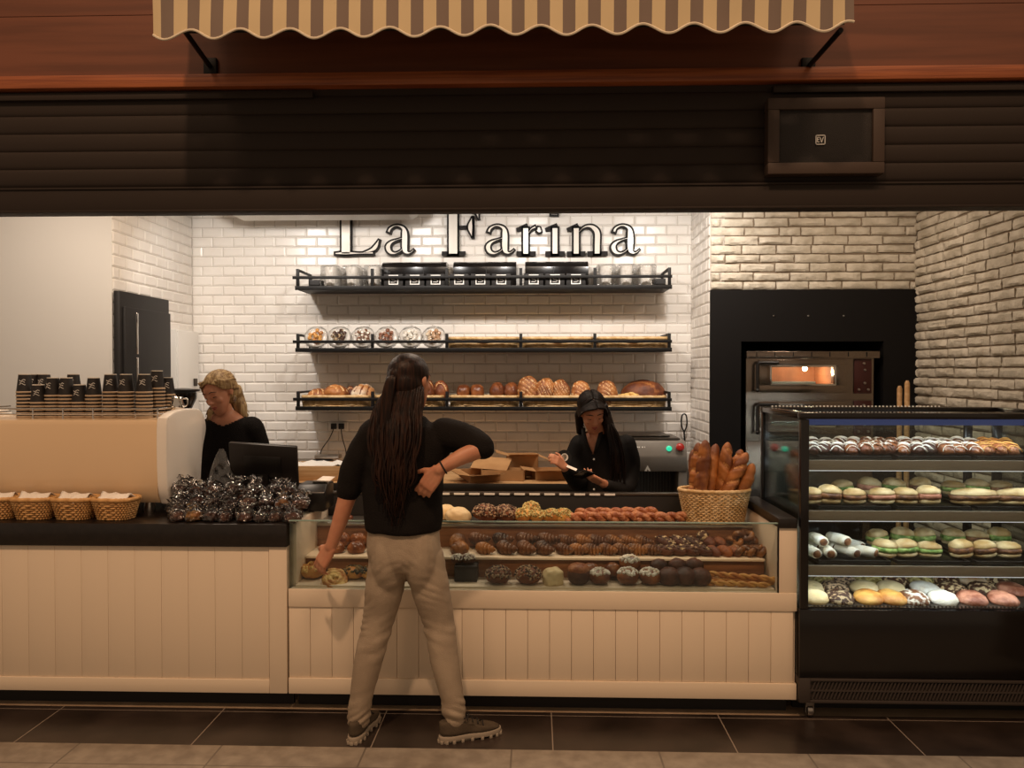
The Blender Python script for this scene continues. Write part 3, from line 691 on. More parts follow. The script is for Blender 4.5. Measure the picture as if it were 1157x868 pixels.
put1(s_, 'torn pale bread chunk in front of the big loaf, left one', 711, 0, Yf-.02, (.2, -.1, .1), z=zL-.015)
put1(s_, 'torn pale bread chunk in front of the big loaf, right one', 738, 0, Yf-.01, (0, .2, 2.8), z=zL-.025, scale=.8)

# ------------------------------------------------------------------ back counter and what stands on it
YBC = 5.25; zBC = az(547, YBC, 560); bx0, bx1 = ax(325, YBC), .49
t = thing('back_counter', 'wood topped work counter along the white tiled back wall', 'counter', ((bx0+bx1)/2, 5.7, 0))
bw(MB().box(bx0, bx1, YBC+.015, YB-.005, zBC-.035, zBC, .003), 'worktop', M['pale_wood'], t)
bw(MB().box(bx0, bx1, YBC, YBC+.014, zBC-.045, zBC+.002, .002), 'steel_edge', M['dsteel'], t)
bw(MB().box(bx0+.01, bx1-.01, YBC+.05, YB-.01, .1, zBC-.036).box(bx0+.03, bx1-.03, YBC+.09, YB-.01, 0, .1), 'cabinet', M['dsteel'], t)
# cardboard
def carton(label, px, Y, w, d, h, rz, open_=True, lean=0, dz=0, cat='cardboard box'):
    p = at(px, 434, Y); o = thing('cardboard_box', label, cat, (p.x, Y, zBC+dz), (lean, 0, rz), 'cardboard cartons on the back counter'); th = .004
    s = MB(); s.box(-w/2, w/2, -d/2, -d/2+th, 0, h).box(-w/2, w/2, d/2-th, d/2, 0, h).box(-w/2, -w/2+th, -d/2, d/2, 0, h).box(w/2-th, w/2, -d/2, d/2, 0, h).box(-w/2, w/2, -d/2, d/2, 0, th)
    s.build('carton', M['kraft'], o)
    if open_:
        for k, (c, ln, a) in enumerate((((0, -d/2, h), w, 0), ((0, d/2, h), w, PI), ((-w/2, 0, h), d, -PI/2), ((w/2, 0, h), d, PI/2))):
            MB().box(-ln/2+.004, ln/2-.004, -.09, 0, -th, 0).build('flap', M['kraft'], o, loc=c, rot=Euler((random.uniform(.15, .7)*(1 if k % 2 else -.6), 0, a)))
    return o
carton('flattened open cardboard carton at the left of the cardboard heap', 541, 5.42, .22, .2, .05, .5, lean=.12, dz=.013)
carton('low cardboard carton in the middle of the cardboard heap', 569, 5.47, .30, .16, .075, -.06, open_=False)
carton('taller cardboard carton standing at the back of the cardboard heap', 590, 5.75, .22, .2, .15, .1)
carton('open cardboard carton at the right of the cardboard heap', 622, 5.55, .24, .22, .065, .12)
p = at(556, 434, 5.62); o = MB().box(-.13, .13, -.1, .1, 0, .006, .001).build('cardboard_sheet', M['kraft'], loc=(p.x, 5.52, zBC+.105), rot=(.32, .06, -.15)); tag(o, 'tilted loose cardboard sheet on top of the cardboard heap', 'cardboard')
# tray with paper and a black device, socket with cables
p = at(362, 434, 5.5); t = thing('wooden_crate', 'pale wooden crate lined with white paper on the back counter', 'crate', (p.x, 5.5, zBC))
h = az(523, 5.5)-zBC; s = MB(); s.box(-.2, .2, -.15, -.135, 0, h-.012, .002).box(-.2, .2, .135, .15, 0, h-.012, .002).box(-.2, -.185, -.135, .135, 0, h-.012, .002).box(.185, .2, -.135, .135, 0, h-.012, .002).box(-.185, .185, -.135, .135, 0, .012); s.build('crate_body', M['pale_wood'], t)
s = MB(); n = 12; s.add([((i/n-.5)*.38, (j/n-.5)*.28, h-.01+.022*noise.noise(Vector((i*.5, j*.5, 1)))) for j in range(n+1) for i in range(n+1)], [(j*(n+1)+i, j*(n+1)+i+1, (j+1)*(n+1)+i+1, (j+1)*(n+1)+i) for j in range(n) for i in range(n)])
o = s.build('paper_liner', M['paper'], t, smooth='all'); mo = o.modifiers.new('t', 'SOLIDIFY'); mo.thickness = .002
p = at(366, 434, 5.7); t = thing('kitchen_scale', 'black appliance with a steel bar behind the paper lined crate', 'scale', (p.x-.02, 5.74, zBC))
MB().box(-.07, .07, -.05, .05, 0, az(517, 5.7)-zBC-.02, .01).build('scale_body', M['black_c'], t); MB().box(-.05, .13, -.05, .05, az(517, 5.7)-zBC-.018, az(517, 5.7)-zBC+.012, .004).build('scale_plate', M['steel'], t)
p = at(382, 482, YB-.02); t = thing('wall_socket', 'double wall socket with two black plugs hanging on the tiles', 'socket', (p.x, YB-.012, p.z))
MB().box(-.065, .065, -.012, .012, -.035, .035, .006).build('face_plate', M['white'], t)
for x, q in ((-.03, -.1), (.03, .04)):
    s = MB().box(x-.022, x+.022, -.035, -.012, -.02, .025, .005); s.tube(catmull([(x, -.03, -.02), (x+q*.3, -.04, -.09), (x+q, -.04, -.2), (x+q*.8, -.05, -.3)], 6), .004, 6); s.build('plug', M['black_c'], t)
# bread slicer
YSL = 4.98; x0, x1 = ax(694, YSL), ax(777, YSL); zt = az(499, YSL, 740); zp = az(516, YSL, 740); zo = az(533, YSL, 740); zb0 = az(562, YSL, 740)
t = thing('bread_slicer', 'grey bread slicing machine with green and red buttons', 'bread slicer', ((x0+x1)/2, YSL+.25, 0))
s = MB(); s.prism([(YSL, zo), (YSL, zp), (YSL+.05, zt), (YSL+.5, zt), (YSL+.5, zo)], x0, x1, 0, bev=.008)
s.box(x1-.055, x1, YSL+.005, YSL+.5, .0, zo, .006).box(x0, x0+.055, YSL+.005, YSL+.5, .0, zo, .006).box(x0+.05, x1-.05, YSL+.3, YSL+.5, .06, zo).box(x0+.05, x1-.05, YSL+.02, YSL+.3, .06, .7, .004); bw(s, 'housing', M['grey'], t)
bw(MB().box(x0+.06, x1-.06, YSL+.02, YSL+.3, .72, .74, .003), 'loaf_table', M['dsteel'], t)
s = MB()
for k in range(16): s.box(x0+.08+k*.02, x0+.082+k*.02, YSL+.16, YSL+.17, .74, zo)
bw(s, 'blades', M['steel'], t)
bw(MB().box(x0+.01, x1-.03, YSL+.08, YSL+.42, zt+.003, zt+.016, .005).box(x0+.03, x1-.09, YSL+.12, YSL+.45, zt+.02, zt+.03, .004), 'lid', M['dsteel'], t)
tilt_ = math.atan2(.05, zt-zp)
def onp(px, py):
    f = (py-499)/17; return (ax(px, YSL+.03)-t.location.x, YSL+.05*(1-f)-t.location.y, zt+(zp-zt)*f)
s = MB(); s.lathe([(.018, 0), (.018, .006), (.012, .008), (.012, .016), (.008, .019)], 20); s.build('green_button', M['green'], t, loc=onp(756, 507.5), rot=(PI/2-tilt_, 0, 0))
s = MB(); s.lathe([(.014, 0), (.014, .012), (.026, .014), (.026, .024), (.018, .03)], 20); o = s.build('red_button', M['red'], t, loc=onp(768, 507), rot=(PI/2-tilt_, 0, 0))
s = MB(); s.prism([(-.02, -.017), (-.006, -.017), (-.001, -.004), (.008, -.017), (.02, -.017), (0, .02)], -.002, 0, 1); s.build('logo', M['card_white'], t, loc=(ax(732, YSL)-t.location.x, YSL-t.location.y, az(529, YSL)), smooth=False)
s = MB()
for k, w in enumerate((.012, .007, .014, .006, .01, .005)): s.box(-.05+k*.017, -.05+k*.017+w, -.001, 0, -.004, .004)
s.build('lettering', M['card_white'], t, loc=onp(722, 506), rot=(-tilt_, 0, 0), smooth=False)
p = at(774, 434, 6.0); zz = az(468, 6.0, 774)
t = thing('bread_peel', 'dark long handled tool with a loop leaning at the tiled corner', 'tool', (p.x, 6.03, zBC))
MB().box(-.09, .09, -.06, .06, -zBC, 0, .01).build('holder', M['dsteel'], t)
s = MB(); s.tube(catmull([(0, 0, zz-zBC-.14), (-.02, 0, zz-zBC-.09), (-.018, 0, zz-zBC-.02), (0, 0, zz-zBC), (.018, 0, zz-zBC-.02), (.02, 0, zz-zBC-.09), (0, 0, zz-zBC-.14)], 5), .006, 6); s.build('loop', M['black_c'], t)
s = MB(); s.tube([(0, 0, zz-zBC-.14), (.02, -.01, 0.0)], .007, 8); s.build('handle', M['black_c'], t)

# ------------------------------------------------------------------ deck oven
YV_ = YO-.02; x0, x1 = ax(843, YV_), ax(987, YV_); ox = (x0+x1)/2
t = thing('deck_oven', 'stainless double deck bread oven with a lit window in the black surround', 'oven', (ox, YV_+.4, 0))
ztop_ = az(397, YV_, 915); zd = [(az(405, YV_, 915), az(446, YV_, 915)), (az(452, YV_, 915), az(493, YV_, 915))]
bw(MB().box(x0-.005, x1+.03, YV_-.03, YV_+.6, zd[0][0], ztop_, .004), 'hood', M['osteel'], t)
s = MB()
for k in range(7): xx = x0+.06+k*.125; s.box(xx, xx+.006, YV_-.032, YV_-.029, zd[0][0]+.012, ztop_-.006)
bw(s, 'hood_slots', M['black'], t)
def px_x(px): return ax(px, YV_)
for di, (za, zb2) in enumerate(zd):
    H_ = za-zb2; wx0, wx1, wz0, wz1 = px_x(871), px_x(941), zb2+H_*.30, za-H_*.24
    s = MB(); s.box(x0, px_x(958), YV_, YV_+.03, wz1, za).box(x0, px_x(958), YV_, YV_+.03, zb2-.035, wz0).box(x0, wx0, YV_, YV_+.03, wz0, wz1).box(wx1, px_x(958), YV_, YV_+.03, wz0, wz1)
    s.box(px_x(958), x1, YV_, YV_+.03, zb2-.035, za); bw(s, 'deck_front', M['osteel'], t, smooth=False)
    s = MB(); a, b = px_x(857), px_x(955); s.box(a, b, YV_-.02, YV_-.002, wz1+.01, za-.01, .003).box(a, b, YV_-.02, YV_-.002, zb2+.015, wz0-.01, .003).box(a, wx0, YV_-.02, YV_-.002, wz0-.012, wz1+.012, .003).box(wx1, b, YV_-.02, YV_-.002, wz0-.012, wz1+.012, .003)
    dr = bw(s, 'door', M['osteel'], t)
    s = MB(); s.box(wx0-.012, wx1+.012, YV_-.026, YV_-.016, wz1, wz1+.014, .004).box(wx0-.012, wx1+.012, YV_-.026, YV_-.016, wz0-.014, wz0, .004).box(wx0-.014, wx0, YV_-.026, YV_-.016, wz0-.01, wz1+.01, .004).box(wx1, wx1+.014, YV_-.026, YV_-.016, wz0-.01, wz1+.01, .004)
    bw(s, 'window_frame', M['chrome'], t)
    bw(MB().box(wx0, wx1, YV_-.016, YV_-.012, wz0, wz1), 'window_pane', M['glass'], t, smooth=False)
    s = MB(); s.box(wx0-.05, wx1+.05, YV_+.03, YV_+.5, wz0-.03, wz0-.02).box(wx0-.05, wx1+.05, YV_+.03, YV_+.5, wz1+.02, wz1+.03).box(wx0-.06, wx0-.05, YV_+.03, YV_+.5, wz0-.03, wz1+.03).box(wx1+.05, wx1+.06, YV_+.03, YV_+.5, wz0-.03, wz1+.03).box(wx0-.06, wx1+.06, YV_+.5, YV_+.51, wz0-.03, wz1+.03)
    bw(s, 'baking_chamber', mat('oven_chamber', '#a87452', .7, col2='#8a5e40', nscale=6), t, smooth=False)
    bw(MB().box(wx0+.005, wx1-.12, YV_-.008, YV_+.03, wz0, wz0+.016, .003), 'bright_strip', M['card_white'], t)  # white strip painted in for the bright line at the window's bottom
    a = px_x(853.5); s = MB(); s.tube([(px_x(877), YV_-.05, za-.03), (a+.01, YV_-.05, za-.03), (a, YV_-.05, za-.045), (a, YV_-.055, zb2+.03)], .011, 8); s.box(px_x(873), px_x(876), YV_-.05, YV_-.01, za-.036, za-.024); s.ell((a, YV_-.055, zb2+.03), (.015,)*3, 10, 6)
    bw(s, 'door_handle', M['black_c'], t)
    bw(MB().box(px_x(964.5), px_x(984), YV_-.012, YV_-.001, zb2+.008, za-.004, .003), 'control_panel', mat('oven_panel', '#3a1512', .35), t)
    for kx, ky in ((975, .14), (976, .32), (976, .68), (969.5, .86), (980, .86)):
        s = MB(); s.lathe([(.009, 0), (.009, .008), (.006, .012)], 12); kz = za-H_*ky; s.build('knob', M['steel'], t, loc=(px_x(kx)-t.location.x, YV_-.012-t.location.y, kz), rot=(PI/2, 0, 0))
    if di == 0:
        s = MB(); s.ell((px_x(929), YV_+.35, wz1-.01), (.018, .018, .018), 12, 8); bw(s, 'oven_lamp', mat('oven_bulb', '#ffd9a0', .3, emit='#ffd9a8', estr=30), t)
        L = bpy.data.lights.new('oven_light', 'POINT'); L.energy = 2.6; L.color = (1, .74, .5); L.shadow_soft_size = .02; lo = bpy.data.objects.new('oven_light', L); COL.objects.link(lo); lo.location = (px_x(925), YV_+.28, wz1-.035)
bw(MB().box(x0, x1, YV_+.005, YV_+.6, .55, zd[1][1]-.035, .004), 'lower_cabinet', M['osteel'], t)
s = MB()
for x in (x0+.01, x1-.06):
    for y in (YV_+.02, YV_+.54): s.box(x, x+.05, y, y+.05, 0, .56)
bw(s, 'stand', M['osteel'], t)
bw(MB().box(x0+.01, x1-.01, YV_+.035, YV_+.6, zd[1][1], zd[0][0]-.001).box(x0, x0+.01, YV_+.03, YV_+.6, zd[1][1]-.03, zd[0][0]-.001), 'casing', M['dsteel'], t) if False else None
for i, (px, py) in enumerate(((1016.5, 436), (1025, 430))):
    p = at(px, py, 5.33-.08*i); t = thing('oven_peel', 'wooden peel pole standing by the brick corner, '+['shorter left one', 'taller right one'][i], 'peel', (p.x, p.y, 0), group='wooden oven peels')
    MB().tube([(0, 0, .3), (0, 0, p.z-.02), (0, 0, p.z)], [.0165, .0165, .009], 12).build('pole', M['pale_wood'], t); MB().box(-.045, .045, -.008, .008, 0, .32, .004).build('blade', M['pale_wood'], t)

# ------------------------------------------------------------------ left wall fittings, air conditioner, camera dome
ya, yb2 = 2.717*F/(605-119), 2.717*F/(605-177.5)
zt = 1.6+(420-343)/F*yb2+.03
t = thing('black_cabinet', 'tall black cabinet with a slim chrome handle set in the left tiled wall', 'cabinet', (XL, (ya+yb2)/2, 0))
xf = XL+.055
bw(MB().box(XL+.012, xf, ya, yb2, 0, zt, .006), 'carcass', M['matt_black'], t)
d = bw(MB().box(xf+.001, xf+.02, ya+.03, yb2-.02, .1, zt-.1, .004), 'door', M['matt_black'], t)
yh = 2.69*F/(605-136)
s = MB().box(-.006, .006, -.008, .008, -.13, .14, .003).box(-.02, .0, -.005, .005, .1, .12).box(-.02, 0, -.005, .005, -.11, -.09); s.build('handle', M['chrome'], t, loc=(xf+.045-XL, yh-t.location.y, az(378, yh, 136)))
s = MB().box(-.006, .006, -.008, .008, -.13, .14, .003).box(-.02, .0, -.005, .005, .1, .12).box(-.02, 0, -.005, .005, -.11, -.09); s.build('handle', M['chrome'], t, loc=(xf+.045-XL, yh-t.location.y, az(428, yh, 136)))
ya = 2.717*F/(605-186); zt = 1.6+(420-373)/F*5.9
t = thing('white_locker', 'plain white tall locker against the left tiles by the corner', 'locker', (XL, (ya+YB)/2, 0))
bw(MB().box(XL+.008, XL+.05, ya, YB-.02, 0, zt, .004), 'carcass', M['white'], t); bw(MB().box(XL+.05, XL+.062, ya+.012, YB-.03, .05, zt-.01, .003), 'door', M['white'], t)
p = at(210, 434, 6.04); o = MB().box(-.012, .012, -.012, .012, -.03, .03, .003).build('light_switch', M['dsteel'], loc=(XL+.075, 5.98, az(432, 6.0, 210))); tag(o, 'small grey switch on the white locker near the back corner', 'switch')
x0, x1 = ax(250, 5.55), ax(463, 5.55); zb_ = az(249, 6.0, 400)
t = thing('air_conditioner', 'white air conditioner hanging under the ceiling, only its underside showing', 'air conditioner', ((x0+x1)/2, 5.75, CH))
s = MB(); s.prism([(x0, zb_), (x1-.05, zb_), (x1, zb_+.03), (x1, CH-.002), (x0-.14, CH-.002), (x0-.14, zb_+.09)], 5.55, 6.0, 1, bev=.006); bw(s, 'casing', M['white'], t)
bw(MB().box(x0+.05, x1-.1, 5.6, 5.72, zb_-.008, zb_+.001, .002), 'louvre', M['white'], t)
p = at(211, 238, 6.0); t = thing('security_camera', 'small dark dome camera high in the left back corner', 'camera', (XL+.09, 5.98, p.z+.02))
MB().lathe([(.06, 0), (.06, .02), (.05, .025)], 20).build('mount', M['white'], t); MB().ell((0, 0, -.0), (.045, .045, .045), 16, 10).build('dome', M['gloss_black'], t)
MB().tube([(0, 0, .02), (0, 0, CH-p.z-.02)], .012, 8).build('stem', M['white'], t)
# ------------------------------------------------------------------ on the left counter
ZC = az(592, YC, 300)
ym = 3.80; ex0, ex1 = ax(-48, ym), ax(177, ym)
t = thing('espresso_machine', 'big espresso machine with a white curved end panel on the counter', 'espresso machine', ((ex0+ex1)/2, 4.0, ZC))
zb_, zt_ = .945, az(474, ym, 100)
prof = [(ym+.03, zb_), (ym+.004, zb_+.04), (ym, zb_+.12), (ym, zt_-.03), (ym+.015, zt_-.006), (ym+.04, zt_), (ym+.36, zt_), (ym+.36, zb_+.1), (ym+.3, zb_)]
bw(MB().prism(prof, ex0, ex1, 0), 'body', mat('machine_panel', '#d9bd99', .25, coat=.4), t)  # tan base colour holds the warm reflection of the steel back
side = catmull([(0, ym+.03, zb_-.01), (0, ym-.008, zb_+.1), (0, ym-.012, zt_-.03), (0, ym+.03, zt_+.02), (0, ym+.16, zt_+.042), (0, ym+.36, zt_+.035), (0, ym+.43, zt_-.01), (0, ym+.455, zt_-.08), (0, ym+.41, zt_-.19), (0, ym+.385, zb_+.08), (0, ym+.37, zb_-.01)], 5)
for x in (ex0-.055, ex1):
    bw(MB().prism([(p.y, p.z) for p in side], x, x+.055, 0, bev=.012), 'end_panel', M['whiteg'], t)
for x in (ex0+.08, ex1-.08):
    for y in (ym+.08, ym+.3): bw(MB().lathe([(.025, ZC), (.03, ZC+.02), (.02, zb_+.01)], 14, T=Matrix.Translation((x, y, 0))), 'foot', M['steel'], t)
s = MB()
for z in (zt_+.022, zt_+.05): s.tube([(ex1-.02, ym+.36, z), (ex1-.02, ym+.05, z), (ex0+.02, ym+.05, z), (ex0+.02, ym+.36, z)], .0042, 8)
for x in (ex0+.02, ex0+.35, (ex0+ex1)/2, ex1-.35, ex1-.02): s.tube([(x, ym+.05, zt_), (x, ym+.05, zt_+.054)], .004, 8)
bw(s, 'cup_rail', M['chrome'], t)
s = MB(); s.box(ex1-.42, ex1-.02, ym+.36, ym+.52, zb_+.26, zt_-.03, .02).box(ex0+.02, ex1-.02, ym+.36, ym+.5, ZC+.03, ZC+.07, .006)
for x in (ex1-.25, ex1-.7): s.lathe([(.035, 0), (.035, .06), (.02, .07)], 16, T=Matrix.Translation((x, ym+.45, zb_+.2))); s.tube([(x, ym+.45, zb_+.22), (x, ym+.64, zb_+.2)], .013, 8)
bw(s, 'group_heads', M['chrome'], t)
s = MB(); s.tube(catmull([(ex1-.05, ym+.4, zt_-.06), (ex1-.04, ym+.46, zt_-.03), (ex1-.03, ym+.5, zt_-.08), (ex1-.04, ym+.51, zt_-.28)], 8), .005, 8); bw(s, 'steam_wand', M['chrome'], t)
# paper cups turned over in nested stacks on the machine
CUPM = [mat('cup_black', '#181311', .55), mat('cup_rim', '#b09a80', .6), mat('cup_base_rim', '#d9d0c3', .6)]
def mk_cup():
    s = MB(); s.lathe([(.039, .006), (.0285, .094)], 24, 0, cap=False); s.lathe([(.0385, 0), (.041, .0015), (.041, .007), (.039, .009)], 24, 1, cap=False); s.lathe([(.0286, .094), (.029, .0975), (.0265, .098), (.026, .092), (0, .092)], 24, 2, cap=False)
    o = s.build('paper_cup', CUPM); o['category'] = 'cup'
    return o
def mk_topcup():
    o = mk_cup(); s = MB()
    for k, (w, z) in enumerate(((.016, .066), (.013, .056), (.016, .046))):
        s.tube([(math.sin(a)*(.0402-.012*z/.1*1.0), -math.cos(a)*(.0402-.0118*z/.1), z+.004*math.sin(a*7+k)) for a in [(-1+2*i/8)*w/.036 for i in range(9)]], .0011, 5)
    s.build('logo', M['card_white'], o); return o
CS, CT = Stock(mk_cup), Stock(mk_topcup)
stk = [(28, 424, 3.95, 0), (37, 421, 4.06, 1), (43.5, 434, 3.93, 0), (50, 421, 4.07, 1), (60, 426, 3.95, 0), (75, 426, 3.95, 0), (83, 423, 4.07, 1), (90, 433, 3.95, 0), (106, 428, 3.95, 0), (125, 422, 3.95, 0), (142.5, 422, 3.94, 0), (163, 423, 3.94, 0), (177.5, 419, 4.04, 1), (189, 428, 4.12, 1)]
for i, (px, py, Y, back) in enumerate(stk):
    ztop = az(py, Y, px); n = max(1, int(round((ztop-zt_-.098)/.018))); x = ax(px, Y)
    wh = '%s cup stack on the espresso machine' % nth(i, len(stk))
    for k in range(n+1):
        a = random.uniform(-.3, .3)
        if k == n: CT.put('white marked black cup topping the '+wh, (x, Y, zt_+.001+k*.018), (0, 0, a), 'upturned paper cups')
        else: CS.put('nested black cup, %s up in the %s' % ('lowest' if k == 0 else ORD[k], wh), (x+random.uniform(-.0008, .0008), Y, zt_+.001+k*.018), (0, 0, a), 'upturned paper cups')
# steel jug on the machine
t = thing('milk_jug', 'small shiny steel milk jug at the right end of the espresso machine', 'jug', (ax(200, 4.02), 4.02, zt_+.036))
s = MB(); s.lathe([(.03, 0), (.034, .004), (.034, .03), (.026, .055), (.03, .07), (.028, .07), (.024, .055), (.03, .03), (.03, .008), (0, .006)], 24, cap=False); s.build('jug_body', M['chrome'], t, smooth='all')
s = MB(); s.tube(catmull([(.026, 0, .06), (.052, 0, .058), (.055, 0, .03), (.033, 0, .016)], 6), .004, 8); s.build('handle', M['chrome'], t)
# coffee grinder behind
t = thing('coffee_grinder', 'dark coffee grinder with a wide lidded hopper behind the espresso machine', 'grinder', (ax(206, 5.2), 5.2, 0))
zt2 = az(440, 5.2, 210)
MB().lathe([(.085, zt2-.02), (.115, zt2-.012), (.115, zt2), (.03, zt2+.008), (0, zt2+.008)], 28).build('lid', M['black_c'], t); MB().lathe([(.04, zt2-.16), (.06, zt2-.13), (.092, zt2-.06), (.092, zt2-.022)], 28).build('hopper', M['gloss_black'], t)
MB().box(-.08, .08, -.1, .1, .9, zt2-.155, .015).build('body', M['black_c'], t); MB().box(-.18, .18, -.2, .2, 0, .9, .01).build('stand_cabinet', M['matt_black'], t)
# small wicker baskets along the front
def mk_bread_basket():
    o = thing('bread_basket', '', 'basket', group='small wicker baskets on the counter front')
    s = MB(); weave(s, rect_ring(.072, .05, .098, .072, .098, .55), 9, .0056, 26); s.build('basket', M['wicker'], o, smooth='all'); return o
BBK = Stock(mk_bread_basket)
lab = ['small tan wicker basket with napkin, cut by the left picture edge', 'small tan wicker basket with hardly any napkin showing, second from left', 'small tan wicker basket with low napkin, third from left', 'small tan wicker basket with tall folded napkin, rightmost of four']
for i, (px, nh) in enumerate(((-4, .125), (38.5, .085), (83.5, .1), (129, .122))):
    o = BBK.put(lab[i], (ax(px, 3.69), 3.70, ZC+.001), (0, 0, (.25, .05, -.03, -.06)[i]))
    s = MB(); n = 10; w, d = .07, .05
    s.add([((p/n-.5)*2*w, (q/n-.5)*2*d, nh+.018*noise.noise(Vector((p*.4+i*3, q*.3, i)))-.0-.05*abs(q/n-.55)) for q in range(n+1) for p in range(n+1)], [(q*(n+1)+p, q*(n+1)+p+1, (q+1)*(n+1)+p+1, (q+1)*(n+1)+p) for q in range(n) for p in range(n)])
    q = s.build('napkin', M['paper'], o, smooth='all'); m_ = q.modifiers.new('t', 'SOLIDIFY'); m_.thickness = .003
for ch in BBK.first.children:
    pass
# heap of film wrapped chocolate cakes
def mk_wrapped(seed, m):
    def f():
        o = thing('wrapped_cake', '', 'cake', group='film wrapped cakes heaped on the counter')
        s = MB(); lumpy(.034, seed, .35, .7, 3.5)(s); s.build('cake', m, o, smooth='all')
        s = MB(); s.ell((0, 0, .028), (.045, .045, .036), 22, 14, f=lambda d: flat(d, .75)*(1+.3*noise.noise(d*4.5+Vector((seed*3, 1, 0)))))
        n = 20
        pts = []
        for k in range(2):
            for i in range(n+1):
                a = 2*PI*i/n; r = (.008+.024*k)*(1+.4*math.sin(5*a+seed)); pts.append((.02*math.sin(seed)+r*math.cos(a), r*math.sin(a), .055+.028*k+.006*math.sin(7*a)))
        s.add(pts, [(i, i+1, n+2+i, n+1+i) for i in range(n)])
        s.build('film', M['foil'], o, smooth='all'); return o
    return f
WK = [Stock(mk_wrapped(1, B['choc'])), Stock(mk_wrapped(2.3, B['dark'])), Stock(mk_wrapped(3.7, B['red'])), Stock(mk_wrapped(5.1, B['choc'])), Stock(mk_wrapped(6.4, B['gold']))]
R_ = random.Random(5)
lv = {(0, 0): 8, (1, 0): 9, (1, 1): 8, (2, 0): 9, (2, 1): 9, (2, 2): 7}
rn = ['front row', 'middle row', 'back row']; ln = ['bottom', 'second', 'top']
for (r_, l_), n in lv.items():
    for i in range(n):
        Y = 3.655+.085*r_+R_.uniform(-.01, .01); px = 190+(i+.5+.3*(l_ % 2))*(150/n)+R_.uniform(-3, 3)
        k = R_.choice((0, 1, 3, 0, 1, 3, 2)); k = 4 if (r_, l_, i) in ((1, 1, 6), (0, 0, 1)) else k
        WK[k].put('dark wrapped cake, %s in the %s layer, heap %s' % (nth(i, n), ln[l_], rn[r_]), (ax(px, Y), Y, ZC+.0+.05*l_), (R_.uniform(-.3, .3) if l_ else 0, R_.uniform(-.3, .3) if l_ else 0, R_.uniform(0, 6)), scale=R_.uniform(.85, 1.12))
# clear gusset bag, monitor, printer
Y = 3.98; p = at(248, 548, Y)
t = thing('plastic_bag', 'pointed clear plastic bag standing in front of the monitor', 'bag', (p.x, Y, ZC+.0))
hb = az(507, Y, 245)-ZC; s = MB(); n = 14; vs = []; fs = []
for i in range(n+1):
    h = i/n; w = .072*(1-h**2.2)+.012; cx = .02-.06*h**1.0*.45+.02*h*h; d = .045*(1-h)+.006
    for k in range(16):
        a = 2*PI*k/16; q = 1+.12*noise.noise(Vector((math.cos(a)*2, h*5, math.sin(a)*2))); vs.append((cx+w*math.cos(a)*q, d*math.sin(a)*q, h*hb))
fs = [(i*16+k, i*16+(k+1) % 16, (i+1)*16+(k+1) % 16, (i+1)*16+k) for i in range(n) for k in range(16)]+[tuple(range(16))]
s.add(vs, fs).build('bag_film', M['bag'], t, smooth='all')
Y = 4.13; c = at(297, 527, Y)
t = thing('monitor', 'black cash register monitor seen from behind on the counter', 'monitor', (c.x, Y, ZC))
w = (336-255)/F*Y/2; h0, h1 = az(549, Y, 300)-ZC, az(502, Y, 300)-ZC
Tm = Matrix.Translation((0, 0, (h0+h1)/2)) @ Matrix.Rotation(.22, 4, 'X') @ Matrix.Rotation(-.1, 4, 'Z') @ Matrix.Rotation(.03, 4, 'Y'); hh = (h1-h0)/2*1.02
s = MB(); s.box(-w, w, 0, .03, -hh, hh, .008, T=Tm); s.build('housing', M['screen'], t); MB().box(-w+.012, w-.012, .0305, .032, -hh+.012, hh-.012, .0, T=Tm).build('screen', mat('lcd_screen', '#2a3440', .2, emit='#8fa6bd', estr=.25), t, smooth=False)
MB().box(-w*.55, w*.55, -.008, .0, -hh*.6, hh*.45, .004, T=Tm).build('rear_cover', M['black_c'], t)
s = MB(); s.box(-.1, .1, -.04, .14, 0, .015, .006).prism([(0, .015), (.05, .015), (.02, h0+.06), (-.01, h0+.06)], -.03, .03, 0); s.build('stand', M['black_c'], t)
Y = 4.0; p = at(355, 434, Y)
t = thing('receipt_printer', 'black receipt printer with white paper strip right of the monitor', 'printer', (p.x+.0, Y, ZC))
h = az(546, Y, 355)-ZC; s = MB(); s.prism([(-.08, 0), (.1, 0), (.1, h), (-.03, h), (-.08, h*.72)], -.075, .075, 0, bev=.008); s.build('printer_body', M['black_c'], t)
s = MB(); s.add([(-.02, .02, h-.003), (.06, .02, h-.003), (.085, -.01, h+.014), (.0, -.02, h+.018), (.1, .03, h+.03), (.03, .05, h+.03)], [(0, 1, 2, 3), (1, 0, 5, 4)]); o = s.build('paper_strip', M['paper'], t); m_ = o.modifiers.new('t', 'SOLIDIFY'); m_.thickness = .001
t = thing('card_tray', 'small pale tray between the espresso machine and the wrapped cakes', 'tray', (ax(219, 4.05), 4.05, ZC)); s = MB(); s.box(-.04, .04, -.04, .04, 0, .1, .004); s.build('holder', M['black_c'], t); MB().box(-.042, .042, -.042, .042, .1, .125, .004).box(-.03, .03, -.03, .03, .125, .14, .003).build('napkins', mat('beige_paper', '#a59c8c', .7), t)

